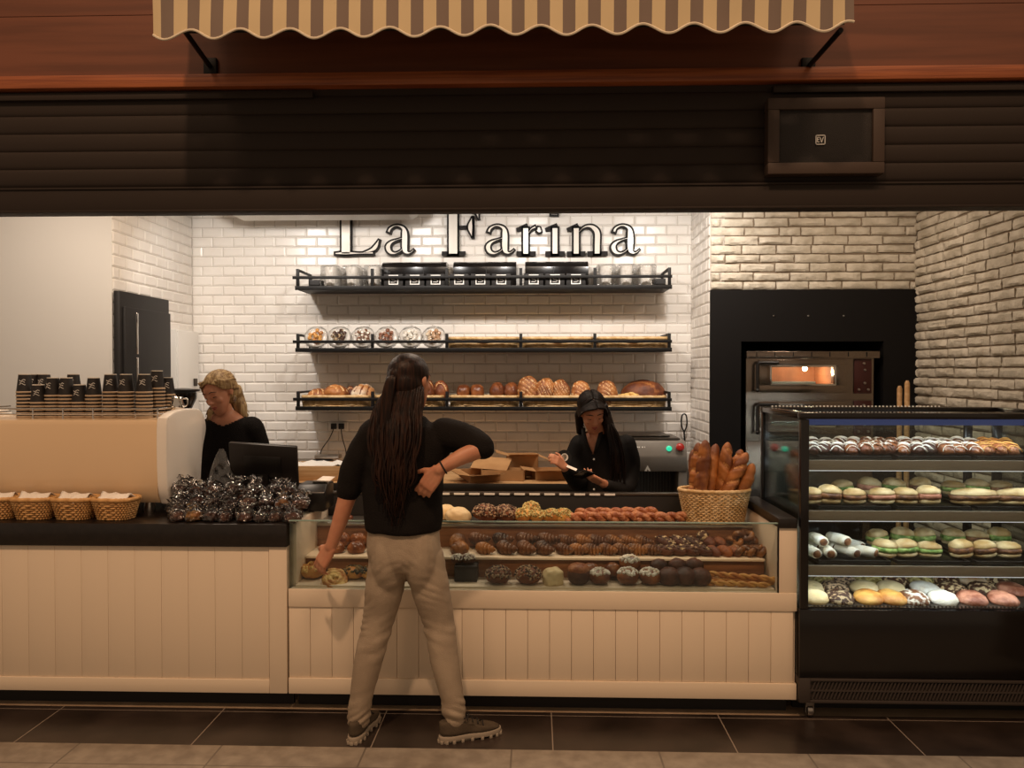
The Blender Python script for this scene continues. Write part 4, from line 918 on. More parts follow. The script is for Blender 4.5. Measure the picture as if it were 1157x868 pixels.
# ------------------------------------------------------------------ refrigerated display
YR, YRB = 3.575, 4.22
fx0, fx1 = ax(905, YR), 2.47; pt = .037
zT = az(467, YR, 1030); zD = az(690, YR, 1030); zG1, zG0 = az(768, YR, 1030), az(796, YR, 1030)
t = thing('refrigerated_display', 'black glass refrigerated display full of sandwiches and pastries', 'refrigerated display', ((fx0+fx1)/2, 3.9, 0))
bw(MB().box(fx0, fx1, YR, YRB, zG1+.002, zD, .006), 'base_cabinet', M['gloss_black'], t)
s = MB(); s.box(fx0, fx1, YR+.012, YRB, zG0, zG1); s.box(fx0, fx0+.05, YR-.002, YR+.012, zG0, zG1, .002).box(fx0+.05, fx1, YR-.002, YR+.012, zG1-.014, zG1, .002).box(fx0+.05, fx1, YR-.002, YR+.012, zG0, zG0+.014, .002)
x = fx0+.055; zm_ = (zG0+zG1)/2
while x < fx1-.05:
    for za_, zb_ in ((zG0+.017, zm_-.004), (zm_+.004, zG1-.017)): s.prism([(x, za_), (x+.007, za_), (x+.022, zb_), (x+.015, zb_)], YR+.002, YR+.012, 1)
    x += .0165
s.box(fx0+.05, fx1, YR+.001, YR+.012, zm_-.004, zm_+.004); bw(s, 'vent_grille', mat('grille_paint', '#3a322d', .45), t)
bw(MB().box(fx0+.02, fx1, YR+.15, YR+.17, .0, zG0), 'plinth', M['matt_black'], t)
for x in (fx0+.065, fx1-.06):
    for y in (YR+.06, YRB-.06):
        s = MB(); s.lathe([(.012, -.012), (.028, -.012), (.03, -.008), (.03, .008), (.028, .012), (.012, .012)], 18, T=Matrix.Translation((x, y, .03)) @ Matrix.Rotation(PI/2, 4, 'Y')); s.box(x-.02, x+.02, y-.018, y+.018, .05, zG0, .004).box(x-.02, x-.015, y-.012, y+.012, .02, .055).box(x+.015, x+.02, y-.012, y+.012, .02, .055); bw(s, 'caster', M['steel'], t)
for x in (fx0+.004, fx1-pt-.004):
    for y in (YR+.004, YRB-pt): bw(MB().box(x, x+pt, y, y+pt, zD, zT-.03, .003), 'post', M['gloss_black'], t)
s = MB(); s.box(fx0, fx1, YR, YR+.045, zT-.028, zT, .004).box(fx0, fx1, YRB-.045, YRB, zT-.028, zT, .004).box(fx0, fx0+.045, YR+.045, YRB-.045, zT-.028, zT, .004).box(fx1-.045, fx1, YR+.045, YRB-.045, zT-.028, zT, .004); bw(s, 'top_frame', M['gloss_black'], t)
bw(MB().box(fx0+.04, fx1-.04, YR+.04, YRB-.04, zT-.02, zT-.012), 'top_glass', M['glass'], t, smooth=False)
s = MB()
for k in range(46): s.ell((fx0+.06+k*.0195, YRB-.02, zT+.003), (.0055, .0055, .004), 8, 5)
bw(s, 'vent_beads', M['card_white'], t)
bw(MB().box(fx0+pt, fx1-pt, YR+.012, YR+.018, zD+.01, zT-.028), 'front_glass', M['glass'], t, smooth=False)
bw(MB().box(fx0+.012, fx0+.018, YR+pt, YRB-pt, zD, zT-.028), 'side_glass', M['glass'], t, smooth=False)
bw(MB().box(fx1-.018, fx1-.012, YR+pt, YRB-pt, zD, zT-.028), 'side_glass', M['glass'], t, smooth=False)
for x0_, x1_ in ((fx0+pt, (fx0+fx1)/2+.02), ((fx0+fx1)/2-.02, fx1-pt)):
    bw(MB().box(x0_, x1_, YRB-.02, YRB-.016, zD, zT-.028), 'rear_glass', M['glass'], t, smooth=False)
s = MB(); xm = ax(1092, YRB); s.box(xm-.02, xm+.02, YRB-.028, YRB-.008, zD, zT-.028, .003); bw(s, 'rear_door_frame', M['gloss_black'], t)
s = MB()
for k in range(60): s.box(fx0+.07+k*.0175, fx0+.077+k*.0175, YR+.02, YR+.023, zD+.004, zD+.016)
bw(s, 'air_slots', M['dsteel'], t)
LED = mat('led_strip', '#ffffff', .4, emit='#f4f8ff', estr=.5)
SH = []
for k, (ya_, yb_) in enumerate(((520, 533), (577, 590), (639, 652))):
    z1r, z0r = az(ya_, YR+.05, 1030), az(yb_, YR+.05, 1030); SH.append(z1r)
    bw(MB().box(fx0+.022, fx1-.03, YR+.045, YRB-.05, z1r-.008, z1r, .002), 'glass_shelf', M['glass'], t, smooth=False)
    bw(MB().box(fx0+.022, fx1-.03, YR+.035, YR+.044, z0r+.006, z1r, .002), 'shelf_rail', mat('shelf_profile', '#a39484', .5), t)
    bw(MB().box(fx0+.03, fx1-.04, YR+.036, YR+.06, z0r+.003, z0r+.006), 'lamp_strip', LED, t, smooth=False)
    L = bpy.data.lights.new('shelf_light', 'AREA'); L.shape = 'RECTANGLE'; L.size = fx1-fx0-.1; L.size_y = .02; L.energy = 1.7; L.color = (.93, .97, 1); lo = bpy.data.objects.new('shelf_light', L); COL.objects.link(lo); lo.location = ((fx0+fx1)/2, YR+.065, z0r-.004); lo.rotation_euler = (.5, 0, 0)
L = bpy.data.lights.new('top_light', 'AREA'); L.shape = 'RECTANGLE'; L.size = fx1-fx0-.1; L.size_y = .02; L.energy = 2.4; L.color = (.9, .95, 1); lo = bpy.data.objects.new('top_light', L); COL.objects.link(lo); lo.location = ((fx0+fx1)/2, YR+.085, zT-.06); lo.rotation_euler = (.5, 0, 0)
bw(MB().box(fx0+.05, fx1-.05, YR+.05, YR+.075, zT-.058, zT-.0285), 'lamp_strip', mat('blue_led_strip', '#5a6a95', .4, emit='#4f72d8', estr=.12), t, smooth=False)
bw(MB().box(fx0+.03, fx1-.03, YR+.03, YRB-.03, zD, zD+.008, .001), 'deck', M['dsteel'], t)
zDk = zD+.02
# black trays
TR = Stock(mk('serving_tray', 'tray', lambda s: s.box(-.165, .165, -.23, .23, 0, .006, .002).box(-.165, .165, -.23, -.222, .006, .016, .001).box(-.165, .165, .222, .23, .006, .016, .001).box(-.165, -.157, -.222, .222, .006, .016, .001).box(.157, .165, -.222, .222, .006, .016, .001), M['black_c']))
for k, sh in enumerate(('top', 'second', 'third')):
    for i, px in enumerate((950, 1030, 1110)):
        TR.put('black serving tray on the %s fridge shelf, %s of three' % (sh, ('left', 'middle', 'right')[i]), (ax(px, 3.87)-.02+.02*i, 3.87, SH[k]+.001), group='black trays in the refrigerated display')
def sandwich(fill, w=.056, wave=.0):
    def f():
        o = thing('sandwich', '', 'sandwich', group='filled buns in the refrigerated display'); d = .045
        s = MB(); s.ell((0, 0, .012), (w, d, .022), 20, 12, f=lambda q: flat(q, .5)); s.build('bottom_bun', B['bun'], o, smooth='all')
        s = MB(); n = 40; vs = []
        for h in (0, 1, 2):
            for i in range(n):
                a = 2*PI*i/n; r = 1.04+.1*noise.noise(Vector((math.cos(a)*4, math.sin(a)*4, h*3)))*(1 if h == 1 else .5); vs.append((w*r*math.cos(a), d*r*math.sin(a), .023+h*.010+.007*noise.noise(Vector((math.cos(a)*5, math.sin(a)*5, 7)))))
        s.add(vs, [(h*n+i, h*n+(i+1) % n, (h+1)*n+(i+1) % n, (h+1)*n+i) for h in (0, 1) for i in range(n)]+[tuple(range(n))[::-1], tuple(2*n+i for i in range(n))]); s.build('filling', fill, o, smooth='all')
        s = MB(); s.ell((0, 0, .05), (w, d, .027), 24, 14, f=lambda q: flat(q, .35)*(1+.12*noise.noise(q*2.6+Vector((w*50, 0, 0))))); s.build('top_bun', B['bun'], o, smooth='all'); return o
    return f
SW = dict(g=Stock(sandwich(B['green'])), h=Stock(sandwich(B['ham'])), m=Stock(sandwich(B['meat'])), l=Stock(sandwich(B['meat'], .11)))
nm = dict(g='bun with green salad filling', h='bun with pink ham filling', m='bun with dark filling', l='long bun with brown filling')
def row(items, Y, z, where, tilt=.0):
    n = len(items)
    for i, (k, px) in enumerate(items):
        SW[k].put('%s, %s in the %s' % (nm[k], nth(i, n), where), (ax(px, Y), Y, z+.018), (tilt, random.uniform(-.12, .12), random.uniform(-.35, .35)), scale=(random.uniform(.93, 1.05), 1, random.uniform(.85, 1.15)))
row([('m', 917), ('m', 937), ('m', 966), ('h', 997), ('m', 1023), ('h', 1050), ('l', 1102), ('l', 1156)], 3.72, SH[1], 'second fridge shelf front row')
row([('g', 953), ('h', 982), ('g', 1010), ('m', 1041), ('g', 1078), ('g', 1104), ('m', 1131)], 4.0, SH[1], 'second fridge shelf back row')
row([('g', 1000), ('g', 1025), ('g', 1051), ('m', 1088), ('m', 1114), ('m', 1141)], 3.74, SH[2], 'third fridge shelf front row')
row([('g', 993), ('g', 1020), ('g', 1046), ('g', 1078), ('m', 1104), ('g', 1130)], 4.0, SH[2], 'third fridge shelf back row')
def mk_wrapb():
    o = thing('tortilla_wrap', '', 'wrap', group='white wraps in the refrigerated display')
    s = MB(); s.tube([(0, -.07, .025), (0, -.06, .027), (0, 0, .028), (0, .06, .026), (0, .075, .02)], [.027, .029, .03, .028, .015], 18, flat=.85); s.build('tortilla', B['tort'], o, smooth='all')
    s = MB(); s.ell((0, -.071, .026), (.02, .008, .02), 12, 8); s.build('filling', B['meat'], o, smooth='all'); return o
WB = Stock(mk_wrapb)
for i, (px, Y, dz, rz) in enumerate(((917, 3.72, 0, .1), (936, 3.72, 0, -.1), (958, 3.73, 0, .35), (975, 3.73, 0, .75), (921, 3.86, 0, .1), (940, 3.86, .0, 0), (962, 3.87, 0, .5), (925, 3.75, .05, .05), (948, 3.76, .05, .3))):
    WB.put('white tortilla wrap, %s of the third shelf pile' % (nth(i, 4)+' in the front row' if i < 4 else nth(i-4, 3)+' in the back row' if i < 7 else ('left', 'right')[i-7]+' on top'), (ax(px, Y), Y, SH[2]+.018+dz), (0, 0, rz), scale=.95)
# pastries on the top shelf
def slice_(seed, top):
    def f():
        o = thing('pastry_slice', '', 'pastry', group='iced pastry slices on the top fridge shelf')
        s = MB(); s.ell((0, 0, .016), (.034, .085, .032), 18, 14, f=lambda d: flat(d, .5)*(1+.14*noise.noise(d*3+Vector((seed, 0, 0))))); s.build('pastry', B[('red', 'choc', 'dark', 'orange')[int(seed) % 4]], o, smooth='all')
        s = MB(); R = random.Random(seed)
        for k in range(5):
            y = -.066+k*.03+R.uniform(-.006, .006); s.tube([(-.028+.056*q/6, y+.012*math.sin(q*.9+k), .018+.033*math.sqrt(max(0, 1-(abs(-.028+.056*q/6)/.034)**2-(y/.09)**2))+.0015) for q in range(7)], R.uniform(.0016, .004), 6)
        s.build('icing', top, o, smooth='all'); return o
    return f
SL = [Stock(slice_(1, B['white'])), Stock(slice_(4, B['white'])), Stock(slice_(2, B['sugar'])), Stock(slice_(3, B['gold']))]
sn = ['reddish brown pastry slice with white icing', 'chocolate pastry slice with white icing', 'dark pastry slice with nut topping', 'orange crumbed pastry slice']
kinds = [0, 0, 0, 1, 2, 2, 2, 1, 0, 0, 1, 1, 1, 3, 3, 3]
for r_ in (0, 1):
    for i, k in enumerate(kinds):
        px = 917+i*14.8+r_*2; Y = 3.755+.2*r_
        if r_ and i > 13: px -= 4
        SL[k].put('%s, %s, top fridge shelf %s row' % (sn[k], nth(i, 16), ('front', 'back')[r_]), (ax(px, Y), Y, SH[0]+.017+.004*r_), (0, random.uniform(-.2, .2), -.3+random.uniform(-.35, .35)), scale=random.uniform(1.0, 1.2))
# flat breads on the deck
FB = {k: Stock(mk('flat_pastry', 'pastry', (lambda sd: lambda s: s.ell((0, 0, .012), (.066, .075, .03), 24, 12, f=lambda d: flat(d, .35)*(1+.1*noise.noise(d*3+Vector((sd, 0, 0))))))(j), B[k])) for j, k in enumerate(('seed', 'pale', 'gold', 'nut', 'white', 'flour', 'pist', 'sugar', 'ham'))}
fn = dict(seed='dark seeded', pale='plain pale', gold='golden', nut='nut topped', white='white sugared', flour='floured brown', pist='pistachio green', sugar='white striped', ham='pinkish iced')
rows_ = [('front', 3.69, .0, [('pale', 921), ('nut', 950), ('gold', 983), ('gold', 1009), ('sugar', 1035), ('white', 1067), ('ham', 1100), ('ham', 1135)]), ('middle', 3.84, .02, [('pale', 916), ('seed', 944), ('pale', 978), ('pale', 1008), ('white', 1047), ('nut', 1078), ('nut', 1112), ('ham', 1145)]), ('back', 3.99, .036, [('pist', 930), ('seed', 952), ('pist', 982), ('nut', 1012), ('pist', 1040), ('nut', 1070), ('flour', 1100), ('nut', 1128)])]
for w_, Y, dz, it in rows_:
    for i, (k, px) in enumerate(it):
        FB[k].put('%s flat pastry, %s in the fridge floor %s row' % (fn[k], nth(i, len(it)), w_), (ax(px, Y), Y, zDk-.008+dz*.2), (.18 if w_ == 'front' else .12, 0, random.uniform(-.3, .3)), group='flat pastries on the fridge floor')

# ------------------------------------------------------------------ pastries in the bakery case
def line(maker, items, Y, z, what, where, rot=None, jit=.1, group=None, scale=1.0):
    st = maker if isinstance(maker, Stock) else Stock(maker); n = len(items)
    for i, it in enumerate(items):
        px = it[0] if isinstance(it, tuple) else it; dz = it[1] if isinstance(it, tuple) else 0
        r = rot(i) if rot else (0, 0, random.uniform(0, 6))
        lb = what if n == 1 else '%s, %s %s' % (what, ('%s of %d' % (('left', 'right')[i], 2)) if n == 2 else nth(i, n), where)
        if n == 1: lb = what+' '+where
        st.put(lb, (ax(px, Y), Y, z+dz), r, group, scale*random.uniform(.95, 1.05))
    return st
zb1, zb2_, zb3 = z1_+.001, z2_+.001, z3_+.001
YT1, YT1b = 3.69, 3.755
CB = mk('cheese_bun', 'bun', topped(.05, .06, 1, 60, .007, 3), [B['gold'], B['cheese']])
line(CB, [352], YT1b, zb1, 'golden cheese topped bun', 'at the left end of the bottom case tier', scale=1.12)
line(mk('spiral_bun', 'bun', spiral(.055, .014), B['cheese']), [376], YT1, zb1, 'flat golden spiral bun', 'leaning second from left on the bottom case tier', rot=lambda i: (.65, 0, .4), scale=1.05)
line(mk('olive_bun', 'bun', topped(.05, .055, 1, 55, .008, 9), [B['gold'], B['olive']]), [399, 418], YT1b, zb1, 'dark olive topped bun', 'behind the customer hip, bottom case tier')
line(mk('spiral_bun', 'bun', spiral(.048, .014), B['choc']), [456], YT1b, zb1, 'dark twisted bun', 'seen between the customer legs, bottom case tier', rot=lambda i: (.4, 0, 1))
o = MB().box(-.055, .055, -.05, .05, 0, .075, .003).build('dark_box', M['matt_black'], loc=(ax(527, YT1b), YT1b, zb1)); tag(o, 'dark brown box right of the customer thigh on the bottom case tier', 'box')
TP = mk('sprinkled_bun', 'bun', topped(.04, .05, 1, 60, .005, 5), [B['choc'], B['white']])
line(TP, [529, 517], YT1b, zb1+.076, 'sprinkled chocolate bun', 'on the dark box in the bottom case tier', scale=.85)
SB = mk('seeded_roll', 'roll', topped(.06, .075, 1, 170, .0055, 8, zf=-.1), [B['dark'], B['seed']])
line(SB, [563, 597], YT1, zb1, 'round dark seeded roll', 'left of the pale square puff, bottom case tier')
line(mk('square_puff', 'pastry', loaf(.05, .05, .05, 0, 0, sq=.17, lump=.12), B['pale']), [625], YT1, zb1, 'pale square puff pastry', 'in the middle of the bottom case tier', rot=lambda i: (0, 0, .2))
def capped(s):
    s.ell((0, 0, .04), (.052, .052, .05), 22, 14, f=lambda d: flat(d, .75)); s.ell((0, 0, .068), (.05, .05, .028), 22, 10, 1, f=lambda d: 1+.12*noise.noise(d*4))
line(mk('capped_muffin', 'muffin', capped, [B['choc'], B['orange']]), [654], YT1, zb1, 'dark muffin with an orange cap', 'right of the pale square puff')
IC = mk('iced_bun', 'bun', topped(.05, .07, 1, 80, .007, 12, zf=.45), [B['red'], B['white']])
line(IC, [678], YT1, zb1, 'brown bun with white crumbs', 'right of the orange capped muffin')
line(mk('brown_bun', 'bun', lumpy(.04, 3), B['red']), [693, 668], YT1b+.01, zb1+.02, 'small brown bun', 'behind the white crumbed bun, bottom case tier')
line(IC, [(710, 0), (735, .0)], YT1, zb1, 'dark bun with white topping', 'of the white topped front pair', scale=1.05)
line(IC, [712], YT1b+.01, zb1+.045, 'raised dark bun with white topping', 'behind the white topped pair')
line(mk('chocolate_bun', 'bun', lumpy(.052, 5, .08, .85), B['choc']), [757, 775, 792], YT1, zb1, 'plain dark chocolate bun', 'left of the breadsticks, bottom case tier')
line(mk('chocolate_bun', 'bun', lumpy(.045, 6, .1, .85), B['choc']), [745, 766, 785], YT1b+.02, zb1+.035, 'plain dark chocolate bun', 'in the row behind, left of the breadsticks')
BS = Stock(mk('breadstick', 'breadstick', twist(.34, .0125), B['gold']))
for i, (px, Y, dz, rz, ry) in enumerate(((828, 3.665, 0, -.12, 0), (836, 3.70, 0, -.08, 0), (836, 3.735, .0, -.06, .0), (830, 3.76, .015, -.1, .05), (842, 3.70, .024, -.2, .03))):
    BS.put('twisted golden breadstick, %s in the bundle at the case right end' % ('nearest the glass', 'second from the glass', 'third from the glass', 'rearmost', 'topmost')[i], (ax(px, Y), Y, zb1+dz), (0, ry, rz), 'breadsticks in the bakery case')
# middle tier
YM1, YM2 = 3.86, 3.94
RB = mk('brown_roll', 'roll', loaf(.045, .04, .038, 1, .12, 'x'), B['red'])
line(RB, [379, 402], YM1, zb2_, 'shiny brown roll', 'behind the customer hand, middle case tier', rot=lambda i: (0, 0, .3*i))
line(RB, [384, 403], YM2, zb2_+.03, 'shiny brown roll', 'raised behind the customer wrist, middle case tier', rot=lambda i: (.3, .2, .3*i))
RR = mk('ridged_roll', 'roll', loaf(.047, .04, .04, 5, .14, 'x'), B['crois'])
line(RR, [(519, 0)], YM1, zb2_, 'round ridged roll', 'leftmost in the front row right of the customer'); line(RR, [(517, .02)], YM2, zb2_, 'round ridged roll', 'behind the leftmost front roll')
CRD = Stock(mk('croissant', 'croissant', crois(.125, .034, 9, .03), B['dcrois'])); CRG = Stock(mk('croissant', 'croissant', crois(.12, .032, 9, .025), B['crois']))
g = 'croissants on the middle case tier'
line(CRG, [546], YM1, zb2_, 'golden croissant', 'leftmost croissant of the front row', rot=lambda i: (0, 0, -.75), group=g, scale=1.05)
line(CRD, [570, 592, 613], YM1, zb2_, 'dark ridged croissant', 'of the dark front row, middle case tier', rot=lambda i: (0, 0, -.95-.1*i), group=g, scale=1.05)
line(CRD, [540, 567, 594, 618], YM2+.01, zb2_+.028, 'dark ridged croissant', 'of the dark back row, middle case tier', rot=lambda i: (.2, 0, -.6), group=g)
line(CRG, [636, 652, 668, 685, 702, 719, 735], YM1, zb2_, 'reddish croissant', 'of the reddish front row, middle case tier', rot=lambda i: (0, 0, -.9+.15*(i % 3)), group=g, scale=.95)
line(CRG, [640, 657, 674, 692, 708, 726], YM2+.01, zb2_+.026, 'reddish croissant', 'of the reddish back row, middle case tier', rot=lambda i: (.2, .1, -.6-.15*(i % 2)), group=g, scale=.95)
def eclair(s):
    s.ell((0, 0, .02), (.024, .06, .024), 16, 12, f=lambda d: flat(d, .7)); R = random.Random(4)
    for k in range(34):
        y = R.uniform(-.05, .05); x = R.uniform(-.017, .017); s.ell((x, y, .02+.024*math.sqrt(max(0, 1-(x/.024)**2-(y/.06)**2))), (.0045, .007, .003), 6, 4, 1)
EC = mk('nut_eclair', 'pastry', eclair, [B['choc'], B['nut']])
line(EC, [749, 763, 778, 792], YM1, zb2_, 'dark nut topped finger pastry', 'of the front row, middle case tier', rot=lambda i: (.0, 0, .75+.1*(i % 2)), scale=1.1)
line(EC, [752, 768, 783], YM2, zb2_+.022, 'dark nut topped finger pastry', 'of the back row, middle case tier', rot=lambda i: (.2, 0, .7), scale=1.1)
DR = mk('rye_roll', 'roll', loaf(.026, .055, .03, 3, .1, 'y'), B['dark'])
line(DR, [806, 819, 829], YM1, zb2_, 'dark long rye roll', 'left of the knotted buns, front row', rot=lambda i: (0, 0, .45)); line(DR, [800, 812], YM2, zb2_+.03, 'dark long rye roll', 'left of the knotted buns, back row', rot=lambda i: (0, .1, .4))
line(mk('pale_roll', 'roll', lumpy(.033, 2), B['nut']), [795], YM2+.02, zb2_+.05, 'small pale topped roll', 'perched above the rye rolls')
KN = mk('knotted_bun', 'bun', knot(.036, .0155), B['crois'])
line(KN, [838, 850, 860], YM1, zb2_, 'shiny knotted bun', 'of the front row at the right end, middle tier'); line(KN, [833, 846], YM2, zb2_+.03, 'shiny knotted bun', 'of the back row at the right end, middle tier'); line(KN, [842], YM2-.02, zb2_+.062, 'shiny knotted bun', 'topmost at the right end, middle tier')
line(mk('brown_bun', 'bun', lumpy(.022, 8), B['choc']), [866], YM1, zb2_, 'very small dark bun', 'at the far right of the middle tier')
# top tier
YU1, YU2 = 4.06, 4.14
line(mk('brown_bun', 'bun', lumpy(.03, 8, .1, .6), B['red']), [381, 392], YU1, zb3, 'small brown flat bun', 'left of the customer on the top tier')
def pear(s): s.lathe([(.0, 0), (.018, .004), (.022, .016), (.014, .03), (.006, .042), (.004, .055), (0, .056)], 18, cap=False)
o = mk('garlic_bulb', 'garlic', pear, B['pale'])(); o['label'] = 'small pale garlic bulb on a brown bun, top case tier'; o.location = (ax(386, YU1+.03), YU1+.03, zb3+.035)
PB = mk('pale_loaf', 'bread', loaf(.072, .06, .05, 0, 0, lump=.08), B['pale'])
line(PB, [517], YU1, zb3, 'pale flour coloured round loaf', 'on the top tier right of the customer', rot=lambda i: (0, .1, .1)); line(PB, [503], YU2-.01, zb3, 'pale round loaf', 'half hidden behind the customer waist', rot=lambda i: (0, .1, .6))
line(mk('seeded_loaf', 'bread', topped(.058, .085, 1, 330, .0055, 21, 1.25, -.2), [B['dark'], B['seed']]), [548, 571], YU1, zb3, 'seed covered loaf', 'on the top case tier', scale=.95, rot=lambda i: (0, .15, .3))
PS = mk('pistachio_bun', 'bun', topped(.045, .07, 1, 150, .006, 31, 1.2, 0), [B['gold'], B['pist']])
line(PS, [591, 607, 623, 636], YU1, zb3, 'pistachio crumbed bun', 'on the top case tier', scale=.92); line(PS, [600], YU2-.02, zb3+.02, 'raised pistachio crumbed bun', 'behind the pistachio row')
PLT = mk('braided_pastry', 'pastry', twist(.17, .026, 8, 3), B['orange'])
line(PLT, [655, 682, 709, 736, 760], YU1, zb3, 'orange glazed braided pastry', 'of the front row, top case tier', rot=lambda i: (0, 0, .25)); line(PLT, [668, 697, 724], YU2-.02, zb3+.012, 'orange glazed braided pastry', 'of the back row, top case tier', rot=lambda i: (0, 0, .2))
# baguettes in their basket
YQ = 4.09; c = ax(807.5, YQ)
t = thing('baguette_basket', 'tall pale oval wicker basket holding baguettes on the display case', 'basket', (c, YQ, zb3)); hB = .168
s = MB(); weave(s, lambda a, h: ((.148+.034*h)*math.cos(a), (.085+.02*h)*math.sin(a), hB*h), 17, .0052, 34); s.build('basket', M['wicker_pale'], t, smooth='all')
def bag_(seed, L, r=.036):
    def fn(s):
        n, seg = 90, 24; vs = []; gr = {}
        for i in range(n+1):
            u = i/n; e = min(1, min(u*L/.075, (1-u)*L/.11)); rr = r*math.sqrt(max(.012, 1-(1-e)**2))
            for k in range(seg):
                a = 2*PI*k/seg; g = (u*L/.085-.55*math.sin(a/2+seed)*1.0+seed) % 1; face = max(0, math.cos(a-seed*2)*.5+.6)
                gv = math.exp(-((g-.5)/.15)**2)*min(1, face)*(1 if .08 < u < .93 else 0); gr[i, k] = gv
                q = rr*(1-.24*gv+.05*math.exp(-((g-.2)/.1)**2)+.03*noise.noise(Vector((math.cos(a)*3, math.sin(a)*3, u*12+seed))))
                vs.append((.010*math.sin(u*4+seed)+q*math.cos(a), .008*math.cos(u*4+seed)+q*math.sin(a), u*L))
        fs = [(i*seg+k, i*seg+(k+1) % seg, (i+1)*seg+(k+1) % seg, (i+1)*seg+k) for i in range(n) for k in range(seg)]
        n0 = len(s.bm.faces); s.add(vs, fs+[tuple(range(seg))[::-1], tuple(n*seg+k for k in range(seg))]); s.bm.faces.ensure_lookup_table()
        for j in range(n*seg):
            if gr[j//seg, j % seg] > .5: s.bm.faces[n0+j].material_index = 1
    return fn
BG = [bread('baguette_crust', '#6a3818', '#a8682f', 9, .35), bread('baguette_slash', '#9a5f2e', '#c58f56', 40, .5)]
for i, (px, tx, ty, L, Y) in enumerate(((792, 795, 497, .42, 4.06), (798, 783, 508, .34, 4.12), (808, 824, 500, .42, 4.10), (795, 811, 502, .38, 4.13), (822, 838, 508, .40, 4.12), (810, 843, 511, .42, 4.05), (828, 849, 523, .34, 4.07), (783, 788, 500, .36, 4.10))):
    a = Vector((ax(px, Y), Y, zb3+.012)); b = at(tx, ty, Y+.01); d = (b-a); o = mk('baguette', 'bread', bag_(i, d.length), BG)()
    o['label'] = 'brown baguette standing in the wicker basket, '+('tallest at the left', 'short one behind left', 'tall one leaning right behind', 'upright one in the middle', 'leaning one at the right rear', 'long one lying across the front', 'shortest at the right', 'slim one at the far left rear')[i]
    o['group'] = 'baguettes in the wicker basket'; o.location = a; o.rotation_mode = 'QUATERNION'; o.rotation_quaternion = d.to_track_quat('Z', 'Y')
# ------------------------------------------------------------------ people
SKIN = mat('skin', '#c58b6c', .5, col2='#bb7e60', nscale=14, sss=.12); LIP = mat('lips', '#9a4a40', .4); BROW = mat('brows', '#3a261a', .7); EYEW = mat('eye_white', '#d8cfc4', .2); IRIS = mat('iris', '#2a1d15', .15)
KNIT = mat('black_knit', '#15110f', .9, bump=.4, bscale=160, spec=.2); SHIRT = mat('black_shirt', '#13100f', .75, bump=.15, bscale=40, spec=.25)
PANT = mat('taupe_trousers', '#a3937f', .85, col2='#978774', nscale=10, bump=.25, bscale=200, spec=.2); PBLK = mat('black_trousers', '#151210', .85)
SUEDE = mat('olive_suede', '#4d4337', .9, col2='#564b3e', nscale=20, bump=.2, bscale=120, spec=.15); SOLE = mat('shoe_sole', '#9a8d7c', .8); LACE = mat('shoe_lace', '#1a1614', .8); SHOE_B = mat('black_shoe', '#12100f', .5)
def hairm(n, a, b): return mat(n, a, .42, col2=b, nscale=9, stretch=(9, 9, .6), detail=3, spec=.2, bump=.25, bscale=16)
HD, HB, HC = hairm('dark_hair', '#120b08', '#221510'), hairm('blond_hair', '#7f6242', '#b59a6e'), hairm('brown_hair', '#150c09', '#2e1b12')
def limb(s, P, n=6, seg=18):
    """P: (x, y, z, r) rows; a smooth tapering limb with rounded ends"""
    C_ = catmull([p[:3] for p in P], n); m_ = len(C_); R = []
    for i in range(m_):
        f = i/n; a = int(min(f, len(P)-1)); b = min(a+1, len(P)-1); t = f-a; R.append(P[a][3]*(1-t)+P[b][3]*t)
    s.tube(C_, R, seg)
    for p, r in ((C_[0], R[0]), (C_[-1], R[-1])): s.ell(p, (r*.97,)*3, 14, 10)
def loftz(s, rows, seg=28, pw=1.0):
    vs = []
    for cx, cy, z, rx, ry in rows:
        for k in range(seg):
            a = 2*PI*k/seg; vs.append((cx+rx*sgp(math.cos(a), pw), cy+ry*sgp(math.sin(a), pw), z))
    n = len(rows); fs = [(i*seg+k, i*seg+(k+1) % seg, (i+1)*seg+(k+1) % seg, (i+1)*seg+k) for i in range(n-1) for k in range(seg)]
    fs += [tuple(range(seg))[::-1], tuple((n-1)*seg+k for k in range(seg))]; s.add(vs, fs)
def smooth_rows(rows, n=5):
    a = catmull([(r[0], r[1], r[2]) for r in rows], n); b = catmull([(r[3], r[4], 0) for r in rows], n)
    return [(p.x, p.y, p.z, max(.002, q.x), max(.002, q.y)) for p, q in zip(a, b)]
